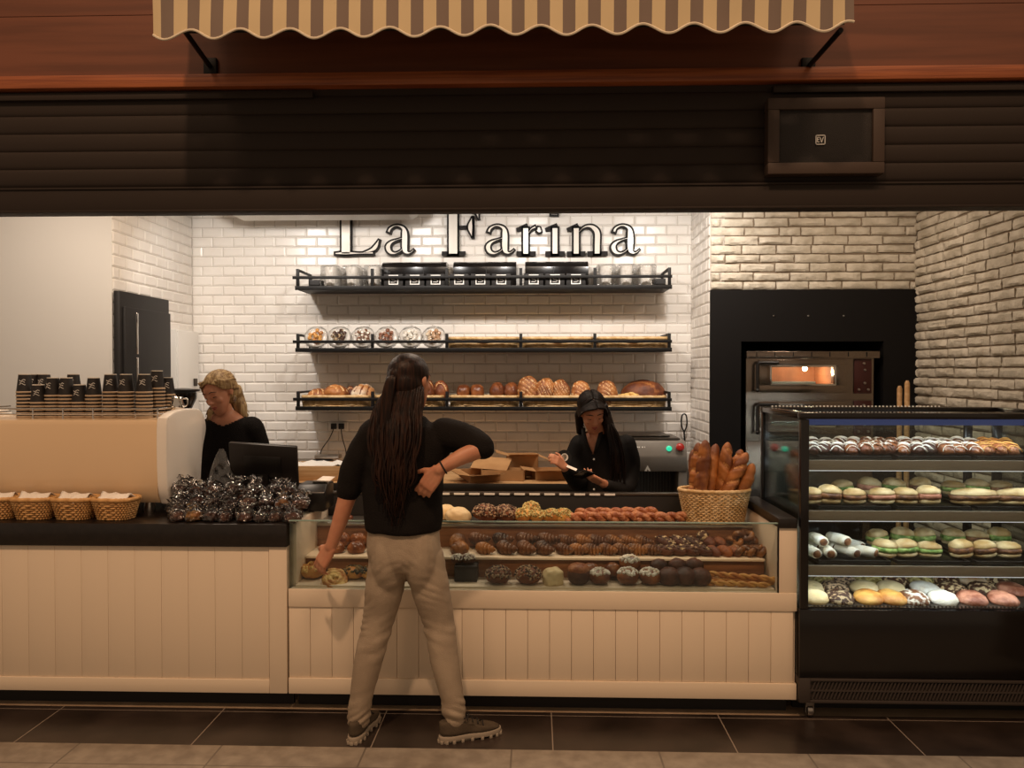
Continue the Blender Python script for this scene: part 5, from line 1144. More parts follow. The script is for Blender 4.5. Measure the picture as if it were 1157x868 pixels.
def head_parts(s, T):
    """a head about 22 cm high looking along -Y, its middle at the origin of T"""
    def E(c, r, **k): s.ell(c, r, 20, 14, T=T, **k)
    E((0, .016, .03), (.074, .092, .083)); rows = smooth_rows([(0, -.058, -.112, .016, .014), (0, -.052, -.104, .03, .028), (0, -.042, -.085, .043, .042), (0, -.028, -.055, .055, .058), (0, -.014, -.015, .063, .074), (0, -.004, .03, .069, .085), (0, .0, .06, .066, .08)])
    t = MB(); loftz(t, rows, 24); bmesh.ops.recalc_face_normals(t.bm, faces=t.bm.faces[:]); s.merge(t.bm, 0, T)
    s.tube([(0, -.083, .02), (0, -.094, .0), (0, -.106, -.022), (0, -.1, -.031)], [.007, .0085, .0125, .009], 12, T=T); E((-.011, -.092, -.028), (.008, .009, .007)); E((.011, -.092, -.028), (.008, .009, .007))
    for x in (-1, 1):
        E((x*.034, -.058, -.022), (.024, .024, .02)); E((x*.03, -.0735, .012), (.0165, .012, .0105)); s.tube([(x*.012, -.083, .03), (x*.03, -.082, .034), (x*.05, -.066, .026)], [.006, .007, .005], 10, T=T)
        E((x*.074, .01, -.002), (.007, .018, .03)); E((x*.079, .014, .005), (.006, .017, .022))
    s.tube([(-.022, -.078, -.056), (-.008, -.088, -.052), (0, -.0885, -.054), (.008, -.088, -.052), (.022, -.078, -.056)], [.003, .0055, .005, .0055, .003], 10, T=T); s.tube([(-.02, -.078, -.059), (0, -.0885, -.064), (.02, -.078, -.059)], [.003, .007, .003], 10, T=T)
    E((0, -.066, -.098), (.017, .014, .014))
def face_bits(o, T, brow=BROW):
    s = MB(); s.tube([(-.021, -.0805, -.0565), (-.008, -.0915, -.053), (0, -.092, -.055), (.008, -.0915, -.053), (.021, -.0805, -.0565)], [.0015, .0045, .004, .0045, .0015], 8, T=T); s.tube([(-.019, -.081, -.059), (0, -.0935, -.0635), (.019, -.081, -.059)], [.0015, .0055, .0015], 8, T=T); s.build('lips', LIP, o, smooth='all')
    for x in (-1, 1):
        MB().tube([T @ Vector(p) for p in ((x*.012, -.0905, .034), (x*.03, -.089, .0395), (x*.052, -.07, .03))], [.002, .0032, .0015], 8).build('eyebrow', brow, o, smooth='all')
        e = MB(); e.ell((x*.03, -.0785, .0045), (.0105, .0065, .0026), 14, 8, T=T); e = e.build('eye', EYEW, o, smooth='all'); i_ = MB(); i_.ell((x*.029, -.0835, .0038), (.0045, .003, .0024), 10, 6, T=T); i_.build('iris', IRIS, e, smooth='all')
        MB().tube([T @ Vector(p) for p in ((x*.017, -.083, .005), (x*.03, -.087, .0062), (x*.044, -.078, .0045))], [.001, .0018, .001], 6).build('eyelash', brow, o, smooth='all')
def hand_parts(s, W, d, nrm, side, curl=(.5, .5, .5, .5), L=.175, spread=.1, thumb=.7):
    """palm, four separate fingers and a thumb; W wrist, d towards the fingers, nrm out of the back of the hand, side +1 puts the thumb on nrm x d"""
    d = Vector(d).normalized(); nrm = Vector(nrm); nrm = (nrm-d*nrm.dot(d)).normalized(); u = nrm.cross(d)*side; W = Vector(W); k = L/.175
    for f, (du, w) in enumerate(((.026, .0135), (.009, .014), (-.009, .0135), (-.025, .012))):
        s.tube([W+u*du*.55*k, W+d*.045*k+u*du*k, W+d*.088*k+u*du*1.02*k], [.0165*k, w*1.02*k, w*.95*k], 12); s.ell(W+d*.088*k+u*du*k, (w*.95*k,)*3, 10, 8)
    s.ell(W, (.024*k, .022*k, .022*k), 14, 10)
    for f, (du, ln, r) in enumerate(((.027, .068, .0086), (.0095, .077, .0088), (-.009, .07, .0084), (-.026, .055, .0075))):
        p = W+d*.088*k+u*du*k; a = 0; dd = (d+u*(spread*(1.5-f)*.5)).normalized(); pts = [p.copy()]; rr = [r*1.05*k]
        for seg_, fr in enumerate((.45, .31, .24)):
            a += curl[f]*(.8, 1.15, .8)[seg_]; p = p+(dd*math.cos(a)-nrm*math.sin(a))*ln*fr*k; pts.append(p); rr.append(r*(.98, .9, .74)[seg_]*k)
        s.tube(pts, rr, 10)
        for q, r_ in zip(pts[1:], rr[1:]): s.ell(q, (r_,)*3, 10, 8)
    p = W+d*.02*k+u*.02*k; a = (u*.75+d*.55-nrm*.25).normalized(); b = (d*.8+u*.35-nrm*thumb).normalized()
    q = [p, p+a*.036*k, p+a*.036*k+(a+b).normalized()*.03*k, p+a*.036*k+(a+b).normalized()*.03*k+b*.026*k]
    s.tube(q, [.0145*k, .0125*k, .0105*k, .008*k], 10)
    for z, r_ in zip(q[1:], (.0122, .0103, .008)): s.ell(z, (r_*k,)*3, 10, 8)
def lock(s, P, r0, r1, seg=7):
    C_ = catmull(P, 6); n = len(C_); s.tube(C_, [(r0*(1-i/(n-1))+r1*i/(n-1))*(min(1, .45+i*.25)) for i in range(n)], seg)
def cap_strands(s, T, dirs, tail=None, c0=(0, .03, .042), rr=(.081, .091, .0805), r=.008):
    """locks that hug the skull from direction d0 round to d1, then may run on to a tail point"""
    for d0, d1 in dirs:
        d0, d1 = Vector(d0).normalized(), Vector(d1).normalized(); P = []
        for k in range(6):
            d = d0.slerp(d1, k/5); P.append(T @ Vector((c0[0]+d.x*rr[0], c0[1]+d.y*rr[1], c0[2]+d.z*rr[2])))
        if tail: P.append(tail())
        lock(s, P, r, r*.75)
def cut(o, pred):
    b = bmesh.new(); b.from_mesh(o.data); bmesh.ops.delete(b, geom=[v for v in b.verts if pred(v.co)], context='VERTS'); b.to_mesh(o.data); b.free()
def wrinkle(o, fn):
    """soft cloth folds: push the vertices of o along their normals by fn(co)"""
    me = o.data; nv = [(v.co.copy(), v.normal.copy()) for v in me.vertices]
    for v, (c, n) in zip(me.vertices, nv): v.co = c+n*fn(c)

# ---- the customer, seen from behind
YC_ = 3.36
root = at(458, 840, YC_); RX = root.x
def c_(px, py, dy=0):
    p = at(px, py, YC_+dy); return Vector((p.x-RX, dy, p.z))
def cl(px, py, dy, r): return (*c_(px, py, dy), r)
def crow(px, py, dy, rx, ry): q = c_(px, py, dy); return (q.x, q.y, q.z, rx, ry)
LEGL = [cl(440, 628, .0, .088), cl(434, 668, .005, .083), cl(427, 703, .015, .069), cl(416, 748, -.005, .062), cl(408, 788, -.01, .049), cl(405, 812, 0, .049)]
LEGR = [cl(478, 628, .0, .089), cl(487, 668, .005, .083), cl(496, 705, .015, .069), cl(503, 750, -.005, .062), cl(511, 788, -.01, .05), cl(514, 812, 0, .05)]
ARML = [cl(421, 492, 0, .056), cl(404, 530, .0, .046), cl(393, 560, -.005, .04), cl(383, 592, .0, .033), cl(374, 618, .01, .0255)]
ARMR = [cl(508, 490, -.01, .054), cl(530, 497, -.05, .046), cl(545, 505, -.09, .041), cl(520, 517, -.125, .034), cl(496, 531, -.14, .025)]
def T_head(C, rz, rx=0, ry=0, k=1.0): return Matrix.Translation(C) @ Matrix.Rotation(rz, 4, 'Z') @ Matrix.Rotation(ry, 4, 'Y') @ Matrix.Rotation(rx, 4, 'X') @ Matrix.Scale(k, 4)
TC = T_head(c_(464, 432, .0), PI+.45*-1, .06, 0, 1.03)   # facing into the shop, turned to the right
s = MB()
loftz(s, smooth_rows([crow(457, 640, 0, .12, .09), crow(457, 615, 0, .155, .105), crow(456, 590, 0, .14, .095), crow(455, 560, 0, .125, .088), crow(459, 520, .0, .145, .095), crow(463, 495, .0, .15, .085), crow(463, 482, .0, .09, .06)]))
s.tube([c_(464, 490, .0), c_(464, 470, .0), c_(464, 446, .005)], [.066, .053, .05], 18)
head_parts(s, TC)
for P in (ARML, ARMR): limb(s, P)
for P in (LEGL, LEGR): limb(s, [(*p[:3], p[3]*.82) for p in P]+[(P[-1][0], P[-1][1], .05, .03)])
hand_parts(s, ARML[-1][:3], c_(358, 645, .03)-Vector(ARML[-1][:3]), (-.55, -.85, .1), -1, (.3, .35, .4, .45), spread=.25)
hand_parts(s, ARMR[-1][:3], c_(478, 556, -.128)-Vector(ARMR[-1][:3]), (0, -1, .1), -1, (.25, .3, .35, .4), spread=.15, thumb=.2)
for P, d in ((LEGL, Vector((.03, 1, 0))), (LEGR, Vector((1, .35, 0)))):
    q = Vector((P[-1][0], P[-1][1], .045)); d.normalize(); s.tube([q-d*.01, q+d*.04], [.022, .015], 12)
body = remesh(s, 'person', SKIN, .0052, 3); body.location = (RX, YC_, 0)
tag(body, 'woman customer seen from behind in black sweater and taupe trousers, hand on hip', 'person')
face_bits(body, TC)
# sweater
s = MB()
loftz(s, smooth_rows([crow(456, 599, 0, .163, .128), crow(456, 594, 0, .166, .131), crow(456, 580, 0, .172, .132), crow(455, 558, .0, .172, .125), crow(458, 525, 0, .178, .128), crow(461, 500, .0, .19, .112), crow(463, 486, 0, .15, .092), crow(464, 477, .0, .085, .072), crow(464, 470, 0, .062, .062)], 4))
limb(s, [cl(424, 491, 0, .075), cl(408, 518, .0, .07), cl(398, 540, -.002, .062), cl(393, 556, -.004, .052)]); limb(s, [cl(503, 491, -.005, .075), cl(526, 496, -.045, .066), cl(543, 503, -.085, .056), cl(546, 507, -.095, .05)])
sw = remesh(s, 'sweater', KNIT, .0075, 4, body)
wrinkle(sw, lambda p: .006*math.sin(p.z*42+p.x*26+3*noise.noise(p*6))*noise.noise(p*5+Vector((3, 1, 0)))+.004*noise.noise(p*14))
# trousers
s = MB(); loftz(s, smooth_rows([crow(457, 642, 0, .14, .1), crow(457, 628, -.003, .16, .12), crow(456, 612, -.002, .16, .12), crow(456, 596, 0, .155, .115), crow(456, 590, 0, .15, .11)], 4))
for P in (LEGL, LEGR): limb(s, P, 8, 22)
s.ell(c_(440, 628, -.012), (.082, .108, .17), 18, 14); s.ell(c_(476, 627, -.012), (.082, .108, .17), 18, 14)
tr_ = remesh(s, 'trousers', PANT, .0062, 5, body)
zkn, zan, zhp = c_(0, 712).z, c_(0, 800).z, c_(0, 650).z
def folds(p):
    k = 1.0*math.exp(-((p.z-zkn)/.09)**2)+1.35*math.exp(-((p.z-zan)/.075)**2)+.55*math.exp(-((p.z-zhp)/.08)**2)+.12
    sd = -1 if p.x < c_(457, 0).x else 1; w = noise.noise(Vector((p.x*5, p.y*5, p.z*4)))
    return k*(.0075*(abs(math.sin(p.z*78+sd*p.x*44+p.y*26+7*w))**.7-.6)*max(0, .35+1.5*noise.noise(p*8+Vector((4, 0, 2))))+.006*noise.noise(Vector((p.x*8+sd, p.y*8, p.z*30+sd*p.x*14))))
wrinkle(tr_, folds)
s = MB()
for px in (440, 477): q = c_(px, 624, 0); s.box(q.x-.05, q.x+.05, -.1475, -.1455, q.z-.045, q.z+.045, .0)
s.bm.free()
# shoes
def shoe(P, d, name='shoe', L=.285, up=SUEDE, so=SOLE, parent=None, lug=True, z0=0):
    d = Vector(d).normalized(); base = Vector((P[0], P[1], z0)); T = Matrix.Translation(base) @ Matrix(((d.y, d.x, 0, 0), (-d.x, d.y, 0, 0), (0, 0, 1, 0), (0, 0, 0, 1)))
    ou = []
    for i in range(40):
        a = 2*PI*i/40; y = math.sin(a); v = (.043+.007*max(0, y-.1)-.012*math.exp(-((y+.15)/.35)**2)); ou.append((v*sgp(math.cos(a), .8), -.075+L/2+.0*y+y*L/2*(1 if y > 0 else 1)-.0))
    s = MB(); vs = []
    rows = [(.026, 1.0, 0), (.045, 1.0, 0), (.062, .97, -.012), (.08, .9, -.05), (.1, .84, -.1)]
    for z, k, cut in rows:
        for x, y in ou:
            ymax = L-.075+cut*2.0; yy = min(y, ymax); fr = max(0, (y+.02)/L); zz = z-(z-.026)*max(0, min(1, fr*1.25-.1))*.55
            vs.append((x*k*(1 if y < ymax else .9), -.075+(yy+.075)*(.985 if z > .05 else 1), zz))
    n = 40; fs = [(i*n+j, i*n+(j+1) % n, (i+1)*n+(j+1) % n, (i+1)*n+j) for i in range(4) for j in range(n)]+[tuple(range(n))[::-1], tuple(4*n+j for j in range(n))]
    s.add(vs, fs, 0, T); s.ell((0, .035, .072), (.032, .075, .026), 16, 10, T=T @ Matrix.Rotation(-.28, 4, 'X')); s.ell((0, -.01, .085), (.03, .045, .03), 16, 10, T=T)
    u_ = s.build(name, up, parent, smooth='all'); sb = u_.modifiers.new('s', 'SUBSURF'); sb.levels = sb.render_levels = 1
    s = MB(); s.prism([(x*1.07, -.075+(y+.075)*1.015-.002) for x, y in ou], .01, .03, 2, bev=.003, T=T)
    if lug:
        for i in range(0, 40, 2):
            x, y = ou[i]; s.box(x*.95-.008, x*.95+.008, y*1.0-.0065, y*1.0+.0065, 0, .014, .002, T=T)
        s.box(-.026, .026, -.06, L-.1, 0, .012, .003, T=T)
    else: s.prism([(x*1.05, y) for x, y in ou], 0, .012, 2, T=T)
    s.build('sole', so, u_)
    s = MB()
    for k in range(4):
        y = .045+k*.024; zt = .098-k*.0115; s.tube(catmull([(-.027, y, zt-.008), (0, y+.004, zt+.004), (.027, y, zt-.008)], 4), .0028, 6, T=T)
    s.tube(catmull([(0, .04, .107), (.03, .05, .118), (.035, .03, .1), (.005, .035, .106), (-.03, .052, .116), (-.036, .03, .1), (0, .04, .107)], 5), .0024, 6, T=T); s.build('laces', LACE, u_)
    return u_
shoe(LEGL[-1], (.16, 1, 0), parent=body, L=.28); shoe((LEGR[-1][0]+.005, LEGR[-1][1]-.01), (1, .42, 0), parent=body, L=.28)
# long dark hair, the upper half gathered at the back
s = MB(); s.ell((0, .02, .036), (.083, .1, .086), 24, 16, T=TC); s.ell((0, .05, -.01), (.08, .075, .08), 20, 14, T=TC)
loftz(s, smooth_rows([crow(450, 585, -.128, .02, .006), crow(446, 560, -.137, .05, .01), crow(443, 520, -.142, .08, .014), crow(447, 490, -.125, .1, .022), crow(453, 465, -.085, .09, .04), crow(458, 445, -.055, .08, .05), crow(461, 425, -.03, .07, .06)], 5))
s.ell(c_(447, 424, -.095), (.03, .025, .03), 14, 10)
hair = remesh(s, 'hair', HC, .007, 4, body)
R_ = random.Random(11); s = MB()
for k in range(95):
    u = R_.uniform(-1, 1); x0 = 452+u*19; py1 = R_.uniform(545, 596) if abs(u) < .7 else R_.uniform(510, 560); w = R_.uniform(-5, 5)
    lock(s, [c_(x0+7, 428+abs(u)*10, -.065-.03*(1-u*u)), c_(x0-2+u*8, 462, -.105-.025*(1-u*u)), c_(446+u*26+w, 500, -.145-.02*(1-u*u)+R_.uniform(-.01, .006)), c_(445+u*22-w, 540, -.16-.012*(1-u*u)+R_.uniform(-.008, .008)), c_(446+u*15+w, py1, -.15+R_.uniform(-.006, .006))], R_.uniform(.007, .012), .0015)
for k in range(26):
    u = R_.uniform(-1, 1); lock(s, [c_(447, 424, -.11), c_(441+u*5, 432, -.13), c_(434+u*7, 470, -.145), c_(430+u*9, 505, -.15), c_(432+u*9, R_.uniform(530, 570), -.155)], .008, .0015)
s.build('hair_strands', HC, hair, smooth='all')
s = MB(); pts = [TC @ Vector(p) for p in ((0, 0, 0),)]; q = c_(447, 425, -.1); s.tube([q+Vector((.022*math.cos(a), -.012*math.sin(a)*.5, .022*math.sin(a))) for a in [2*PI*i/16 for i in range(16)]], .005, 8, closed=True); s.build('hair_tie', LACE, hair)
s = MB(); q0 = Vector(ARMR[-1][:3]); dr = (Vector(ARMR[-2][:3])-q0).normalized(); q1 = q0+dr*.02; e1 = dr.orthogonal().normalized(); e2 = dr.cross(e1)
s.tube([q1+(e1*math.cos(a)+e2*math.sin(a))*.0285 for a in [2*PI*i/24 for i in range(24)]], .0035, 7, closed=True); s.build('wrist_band', LACE, body)

# ---- the two shop assistants
def assistant(YP, px0, label, torso, armL, armR, headT, hands, sweat_arm, cloth, neck, vneck=None):
    RX = ax(px0, YP)
    def c(px, py, dy=0): p = at(px, py, YP+dy); return Vector((p.x-RX, dy, p.z))
    L4 = lambda P: [(*c(q[0], q[1], q[2]), q[3]) for q in P]
    row = lambda P: [(*c(q[0], q[1], q[2]), q[3], q[4]) for q in P]
    T = headT(c); A, Bm = L4(armL), L4(armR); s = MB()
    tz = row(torso); hip = Vector((tz[-1][0], tz[-1][1], 0))
    loftz(s, smooth_rows([(a, b, z, rx*.9, ry*.88) for a, b, z, rx, ry in tz][::-1])); nk = [c(*q) for q in neck]; s.tube(nk, [.075, .056, .049], 18); head_parts(s, T)
    limb(s, A); limb(s, Bm)
    LG = []
    for sx in (-1, 1):
        P = [(hip.x+sx*.085, hip.y, tz[-1][2], .085), (hip.x+sx*.09, hip.y, .5, .062), (hip.x+sx*.092, hip.y+.01, .28, .052), (hip.x+sx*.095, hip.y+.01, .08, .04)]; LG.append(P); limb(s, P); s.tube([(P[-1][0], P[-1][1]+.03, .045), (P[-1][0], P[-1][1]-.07, .04), (P[-1][0], P[-1][1]-.15, .03)], [.033, .033, .02], 12)
    for h in hands: hand_parts(s, c(*h[0]), c(*h[1])-c(*h[0]), *h[2:])
    b = remesh(s, 'person', SKIN, .0055, 3); b.location = (RX, YP, 0); tag(b, label, 'person'); face_bits(b, T)
    s = MB(); loftz(s, smooth_rows(tz[::-1], 4))
    for P in sweat_arm: limb(s, L4(P))
    if vneck: pass
    g = remesh(s, 'shirt', cloth, .0075, 4, b)
    wrinkle(g, lambda p: .006*math.sin(p.z*34+p.x*30+3*noise.noise(p*5))*noise.noise(p*4+Vector((1, 7, 0))))
    s = MB()
    loftz(s, [(hip.x, hip.y, tz[-1][2]-.1, .12, .09), (hip.x, hip.y, tz[-1][2]-.02, .17, .12), (hip.x, hip.y, tz[-1][2]+.06, .16, .11)])
    for P in LG: limb(s, [(*p[:3], p[3]*1.16) for p in P])
    remesh(s, 'trousers', PBLK, .009, 3, b)
    for P in LG: shoe((P[-1][0], P[-1][1]-.01), (0, -1, 0), parent=b, L=.255, up=SHOE_B, so=SHOE_B, lug=False)
    return b, c, T
# right-hand assistant looking down at her hands
def hT2(c): return T_head(c(669, 466, -.07), .12, .52, -.08, .95)
b2, c2, T2_ = assistant(4.62, 680, 'dark haired woman behind the case looking down at a phone in her hand', 
    [(676, 484, .0, .05, .05), (677, 492, .0, .105, .075), (681, 502, .0, .165, .095), (683, 520, .0, .168, .105), (684, 550, 0, .16, .105), (684, 590, 0, .165, .115), (684, 625, 0, .175, .12)],
    [(655, 503, 0, .046), (648, 522, -.02, .042), (652, 545, -.1, .037), (643, 536, -.19, .03), (638, 528, -.25, .024)], [(709, 503, 0, .046), (713, 528, .01, .042), (708, 552, -.05, .038), (694, 553, -.15, .031), (681, 546, -.22, .024)], hT2,
    [((638, 528, -.25), (630, 521, -.29), (-.3, -.6, .5), -1, (.5, .6, .7, .8), .145, .1), ((681, 546, -.22), (664, 537, -.255), (.2, -.4, -1), 1, (.35, .35, .4, .45), .15, .2)],
    [[(656, 503, 0, .066), (649, 522, -.02, .06), (653, 545, -.1, .052), (645, 537, -.185, .042), (641, 532, -.225, .036)], [(707, 503, 0, .066), (712, 528, .01, .06), (707, 551, -.05, .053), (694, 552, -.15, .042), (686, 549, -.195, .036)]], SHIRT, [(677, 500, .0), (675, 488, -.02), (671, 474, -.045)])
# open collar: the shirt is cut to a V, two collar tips beside it
sh2 = [o for o in b2.children if o.name.startswith('shirt')][0]; v0, v1 = c2(668, 486, -.06), c2(670, 512, -.1)
def inv(p):
    f = (p.z-v1.z)/(v0.z-v1.z); return p.y < .0 and f > 0 and abs(p.x-(v1.x+(v0.x-v1.x)*min(f, 1))) < .006+.042*min(f, 1.2)
cut(sh2, inv)
for dx in (-1, 1):
    s = MB(); s.tube([c2(669+dx*10, 484, -.045), c2(669+dx*9.5, 492, -.085), c2(669+dx*6, 503, -.1), c2(670+dx*1.5, 513, -.108)], [.012, .014, .012, .006], 10, flat=.45); s.build('collar', SHIRT, b2, smooth='all')
for py in (519, 535, 553): q = c2(671, py, -.108); s = MB(); s.lathe([(.006, 0), (.006, .003), (.004, .004)], 10, T=Matrix.Translation(q) @ Matrix.Rotation(PI/2, 4, 'X')); s.build('button', M['card_white'], b2)
def hair_cap(s, T, down=.02): s.ell((0, .03, .042), (.0775, .088, .077), 24, 16, T=T); s.ell((0, .05, -.015), (.074, .066, .08), 20, 14, T=T)
s = MB(); hair_cap(s, T2_)
s.tube([T2_ @ Vector((.062, .0, .05)), T2_ @ Vector((.083, .0, -.02)), c2(690, 490, -.085), c2(696, 512, -.11), c2(698, 536, -.12)], [.03, .034, .036, .034, .012], 14); s.tube([T2_ @ Vector((-.05, .03, .03)), T2_ @ Vector((-.07, .04, -.04)), c2(655, 490, .03)], [.03, .03, .02], 12)
h2 = remesh(s, 'hair', HD, .007, 3, b2); R_ = random.Random(4); s = MB()
for k in range(60):
    u = R_.uniform(-1, 1); v = R_.uniform(-1, 1); lock(s, [T2_ @ Vector((.01, -.05+.06*v, .115-.02*abs(v))), T2_ @ Vector((.066, -.045+.05*v+.02, .06)), T2_ @ Vector((.088, -.015+.03*v, -.02)), c2(692+u*6, 490, -.1+.03*v), c2(697+u*8, 513, -.125+.02*v), c2(698+u*9, R_.uniform(525, 552), -.125)], .008, .0015)
for k in range(40):
    v = R_.uniform(-1, 1); lock(s, [T2_ @ Vector((.006, -.05+.06*v, .115-.02*abs(v))), T2_ @ Vector((-.06, -.05+.05*v+.02, .065)), T2_ @ Vector((-.083, -.0+.03*v, -.0)), T2_ @ Vector((-.075, .045+.02*v, -.05)), c2(658+R_.uniform(-3, 3), R_.uniform(482, 494), .04)], .0075, .0015)
dd = []
for k in range(110):
    v = R_.uniform(-.62, .8); sx = R_.choice((-1, 1)); dd.append(((.05*sx, v, 1), (sx, v*.75+.12, -.35+.15*v)))
cap_strands(s, T2_, dd)
s.build('hair_strands', HD, h2, smooth='all')
# what she holds
p = c2(659, 537, -.29)+Vector(b2.location); t = thing('phone', 'black phone lying in the dark haired assistant\'s hand', 'phone', p, (-.35, .3, .4)); MB().box(-.036, .036, -.07, .07, 0, .008, .003).build('phone_body', M['gloss_black'], t); MB().box(-.032, .032, -.064, .064, .008, .0088).build('phone_screen', mat('phone_glass', '#20262c', .1), t)
p = c2(646, 529, -.28)+Vector(b2.location); t = thing('paper_slip', 'white paper slip pinched in the dark haired assistant\'s raised hand', 'paper', p, (.5, .35, -.3)); MB().box(-.03, .03, -.01, .01, 0, .0015).build('slip', M['paper'], t)
p = c2(637, 517, -.2)+Vector(b2.location); t = thing('adhesive_tape', 'black and white roll of tape beside the dark haired assistant\'s raised hand', 'tape', p, (PI/2-.2, 0, .3))
s = MB(); s.lathe([(.02, -.014), (.042, -.014), (.042, .014), (.02, .014), (.02, -.014)], 26, cap=False); s.build('tape_roll', M['gloss_black'], t); s = MB(); s.lathe([(.017, -.014), (.0215, -.0145), (.0215, .0145), (.017, .014), (.017, -.014)], 26, cap=False); s.build('core', M['card_white'], t)

# left-hand assistant bending over the machine
def hT1(c): return T_head(c(248, 444, -.1), -.38, .42, -.16, 1.02)
b1, c1, T1_ = assistant(4.66, 262, 'blond woman in black behind the espresso machine, bending her head down', 
    [(256, 464, -.03, .06, .055), (256, 472, -.03, .12, .085), (257, 484, -.02, .185, .105), (258, 510, -.01, .205, .12), (260, 550, 0, .19, .12), (264, 590, .01, .185, .125), (266, 620, .02, .185, .13)],
    [(226, 488, -.02, .048), (219, 520, -.02, .043), (222, 552, -.08, .038), (226, 560, -.18, .03), (230, 562, -.25, .024)], [(288, 484, -.02, .048), (297, 515, .0, .043), (300, 548, -.05, .038), (288, 560, -.14, .031), (276, 563, -.22, .024)], hT1,
    [((230, 562, -.25), (238, 564, -.31), (-.2, -.3, 1), 1, (.4, .4, .5, .5), .17, .1), ((276, 563, -.22), (266, 566, -.28), (.2, -.3, 1), -1, (.4, .4, .5, .5), .17, .1)],
    [[(230, 487, -.02, .075), (221, 520, -.02, .066), (222, 552, -.08, .056), (226, 560, -.165, .044)], [(284, 484, -.02, .075), (294, 512, .0, .067), (298, 547, -.05, .057), (288, 560, -.13, .044)]], KNIT, [(257, 482, -.03), (254, 470, -.05), (251, 457, -.07)])
sh1 = [o for o in b1.children if o.name.startswith('shirt')][0]; v1_ = c1(254, 480, -.09)
cut(sh1, lambda p: p.y < .02 and p.z > v1_.z+.9*abs(p.x-v1_.x)**1.3)
s = MB(); hair_cap(s, T1_); s.tube([T1_ @ Vector((.04, .07, -.02)), c1(266, 448, .02), c1(272, 461, .0), c1(277, 473, -.02)], [.05, .05, .042, .014], 14); s.tube([T1_ @ Vector((-.055, .03, .0)), T1_ @ Vector((-.07, .01, -.07)), c1(238, 468, -.1)], [.03, .028, .014], 12)
h1 = remesh(s, 'hair', HB, .007, 3, b1); R_ = random.Random(6); s = MB()
for k in range(80):
    v = R_.uniform(-1, 1); w = R_.uniform(-1, 1); lock(s, [T1_ @ Vector((.06*w, -.062, .088-.02*abs(w))), T1_ @ Vector((.08*w, -.01, .118-.05*abs(w))), T1_ @ Vector((.075*w+.01, .07, .075-.03*abs(w))), T1_ @ Vector((.035+.02*v, .1, .0)), c1(268+v*6, 452+R_.uniform(-3, 3), .04), c1(275+v*7, R_.uniform(466, 480), .01+.04*v)], .0075, .0015)
for k in range(24):
    v = R_.uniform(-1, 1); lock(s, [T1_ @ Vector((-.03, -.05+.02*v, .1)), T1_ @ Vector((-.08, -.02+.02*v, .03)), T1_ @ Vector((-.08, .0+.02*v, -.05)), c1(237+v*4, 464, -.11), c1(234+v*3, R_.uniform(468, 476), -.11)], .007, .0015)
dd = []
for k in range(170):
    a = R_.uniform(-1.55, 1.55); dd.append(((math.sin(a), -math.cos(a), .62-1.1*(abs(a)/1.5)**1.6+.08*R_.random()), (math.sin(a)*.6, 1, -.6+.95*max(0, math.cos(a))-R_.random()*.3)))
cap_strands(s, T1_, dd, lambda: c1(264+R_.uniform(-5, 5), 448+R_.uniform(-4, 4), .03))
for sx in (-1, 1):
    for k in range(42):
        j = R_.uniform(0, 1); y0 = R_.uniform(-.058, -.03); lock(s, [T1_ @ Vector(q) for q in ((sx*(.058 if y0 < -.05 else .068), y0, .095-.05*j), (sx*.0775, -.02, .075-.05*j), (sx*.0845, .025, .055-.05*j), (sx*.075, .075, .03-.045*j), (sx*.03, .115, .0-.03*j))], .0085, .005)
s.build('hair_strands', HB, h1, smooth='all')
s = MB(); q = T1_ @ Vector((.084, .012, -.045)); s.tube([q+Vector((.0, .012*math.cos(a), .018*math.sin(a)-.012)) for a in [2*PI*i/16 for i in range(16)]], .0022, 6, closed=True); s.build('earring', M['chrome'], b1)
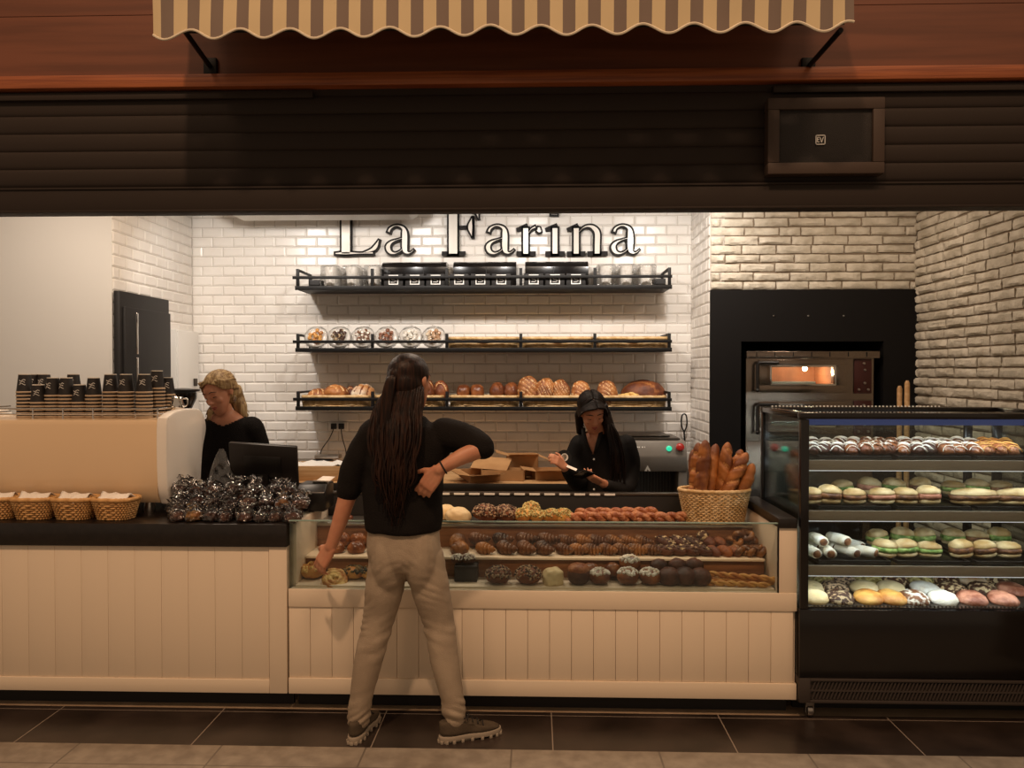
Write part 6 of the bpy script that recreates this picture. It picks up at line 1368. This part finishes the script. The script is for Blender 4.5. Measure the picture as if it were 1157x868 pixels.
# ------------------------------------------------------------------ light
def lamp(kind, loc, tgt, energy, col, size=.2, angle=None, blend=.5, name='ceiling_or_fill_light'):
    L = bpy.data.lights.new(name, kind); L.energy = energy; L.color = col
    if kind == 'AREA': L.size = size
    else: L.shadow_soft_size = size
    if kind == 'SPOT': L.spot_size = math.radians(angle or 90); L.spot_blend = blend
    o = bpy.data.objects.new(name, L); COL.objects.link(o); o.location = loc
    o.rotation_euler = (Vector(tgt)-Vector(loc)).to_track_quat('-Z', 'Y').to_euler(); return o
WARM, WHITE, AMB = (1, .63, .385), (1, .94, .88), (1, .80, .62)
for x in (-2.1, -1.05, .0, .95): lamp('SPOT', (x, 4.75, 2.82), (x+.05, 6.1, 1.9), 41, WHITE, .05, 110, .8)
for x in (1.9,): lamp('SPOT', (x, 4.3, 2.82), (x+.1, 5.5, 1.9), 24, AMB, .08, 110, .8)
lamp('SPOT', (1.4, 4.3, 2.82), (2.63, 4.7, 2.0), 17, AMB, .1, 110, .8)
for x in (-1.9, -.3, 1.0): lamp('AREA', (x, 4.6, 2.9), (x, 4.6, 0), 14, AMB, .5)  # soft fill added to lift the room, not real fittings
for x, e in ((-3.4, 130), (-.95, 400), (1.7, 170), (4.0, 130)): lamp('SPOT', (x*1.0, -1.0, 8.0), (x*.95, 3.6, .9), e*2.4, WARM, .16 if e > 300 else .6, 62, .8, 'mall_lamp')
w = bpy.data.worlds.new('world'); sc.world = w; w.use_nodes = True
w.node_tree.nodes['Background'].inputs[0].default_value = lin('#f0cfae'); w.node_tree.nodes['Background'].inputs[1].default_value = .37
vs_ = sc.view_settings; sc.display_settings.display_device = 'sRGB'; vs_.view_transform = 'Standard'; vs_.look = 'None'; vs_.gamma = 1; vs_.exposure = 0; vs_.use_curve_mapping = False
sc.cycles.use_denoising = True; sc.cycles.max_bounces = 8; sc.cycles.transparent_max_bounces = 24
lamp('SPOT', (-2.7, 3.75, 2.85), (-3.3, 4.93, 1.7), 54, (1, .82, .66), .15, 110, .9)
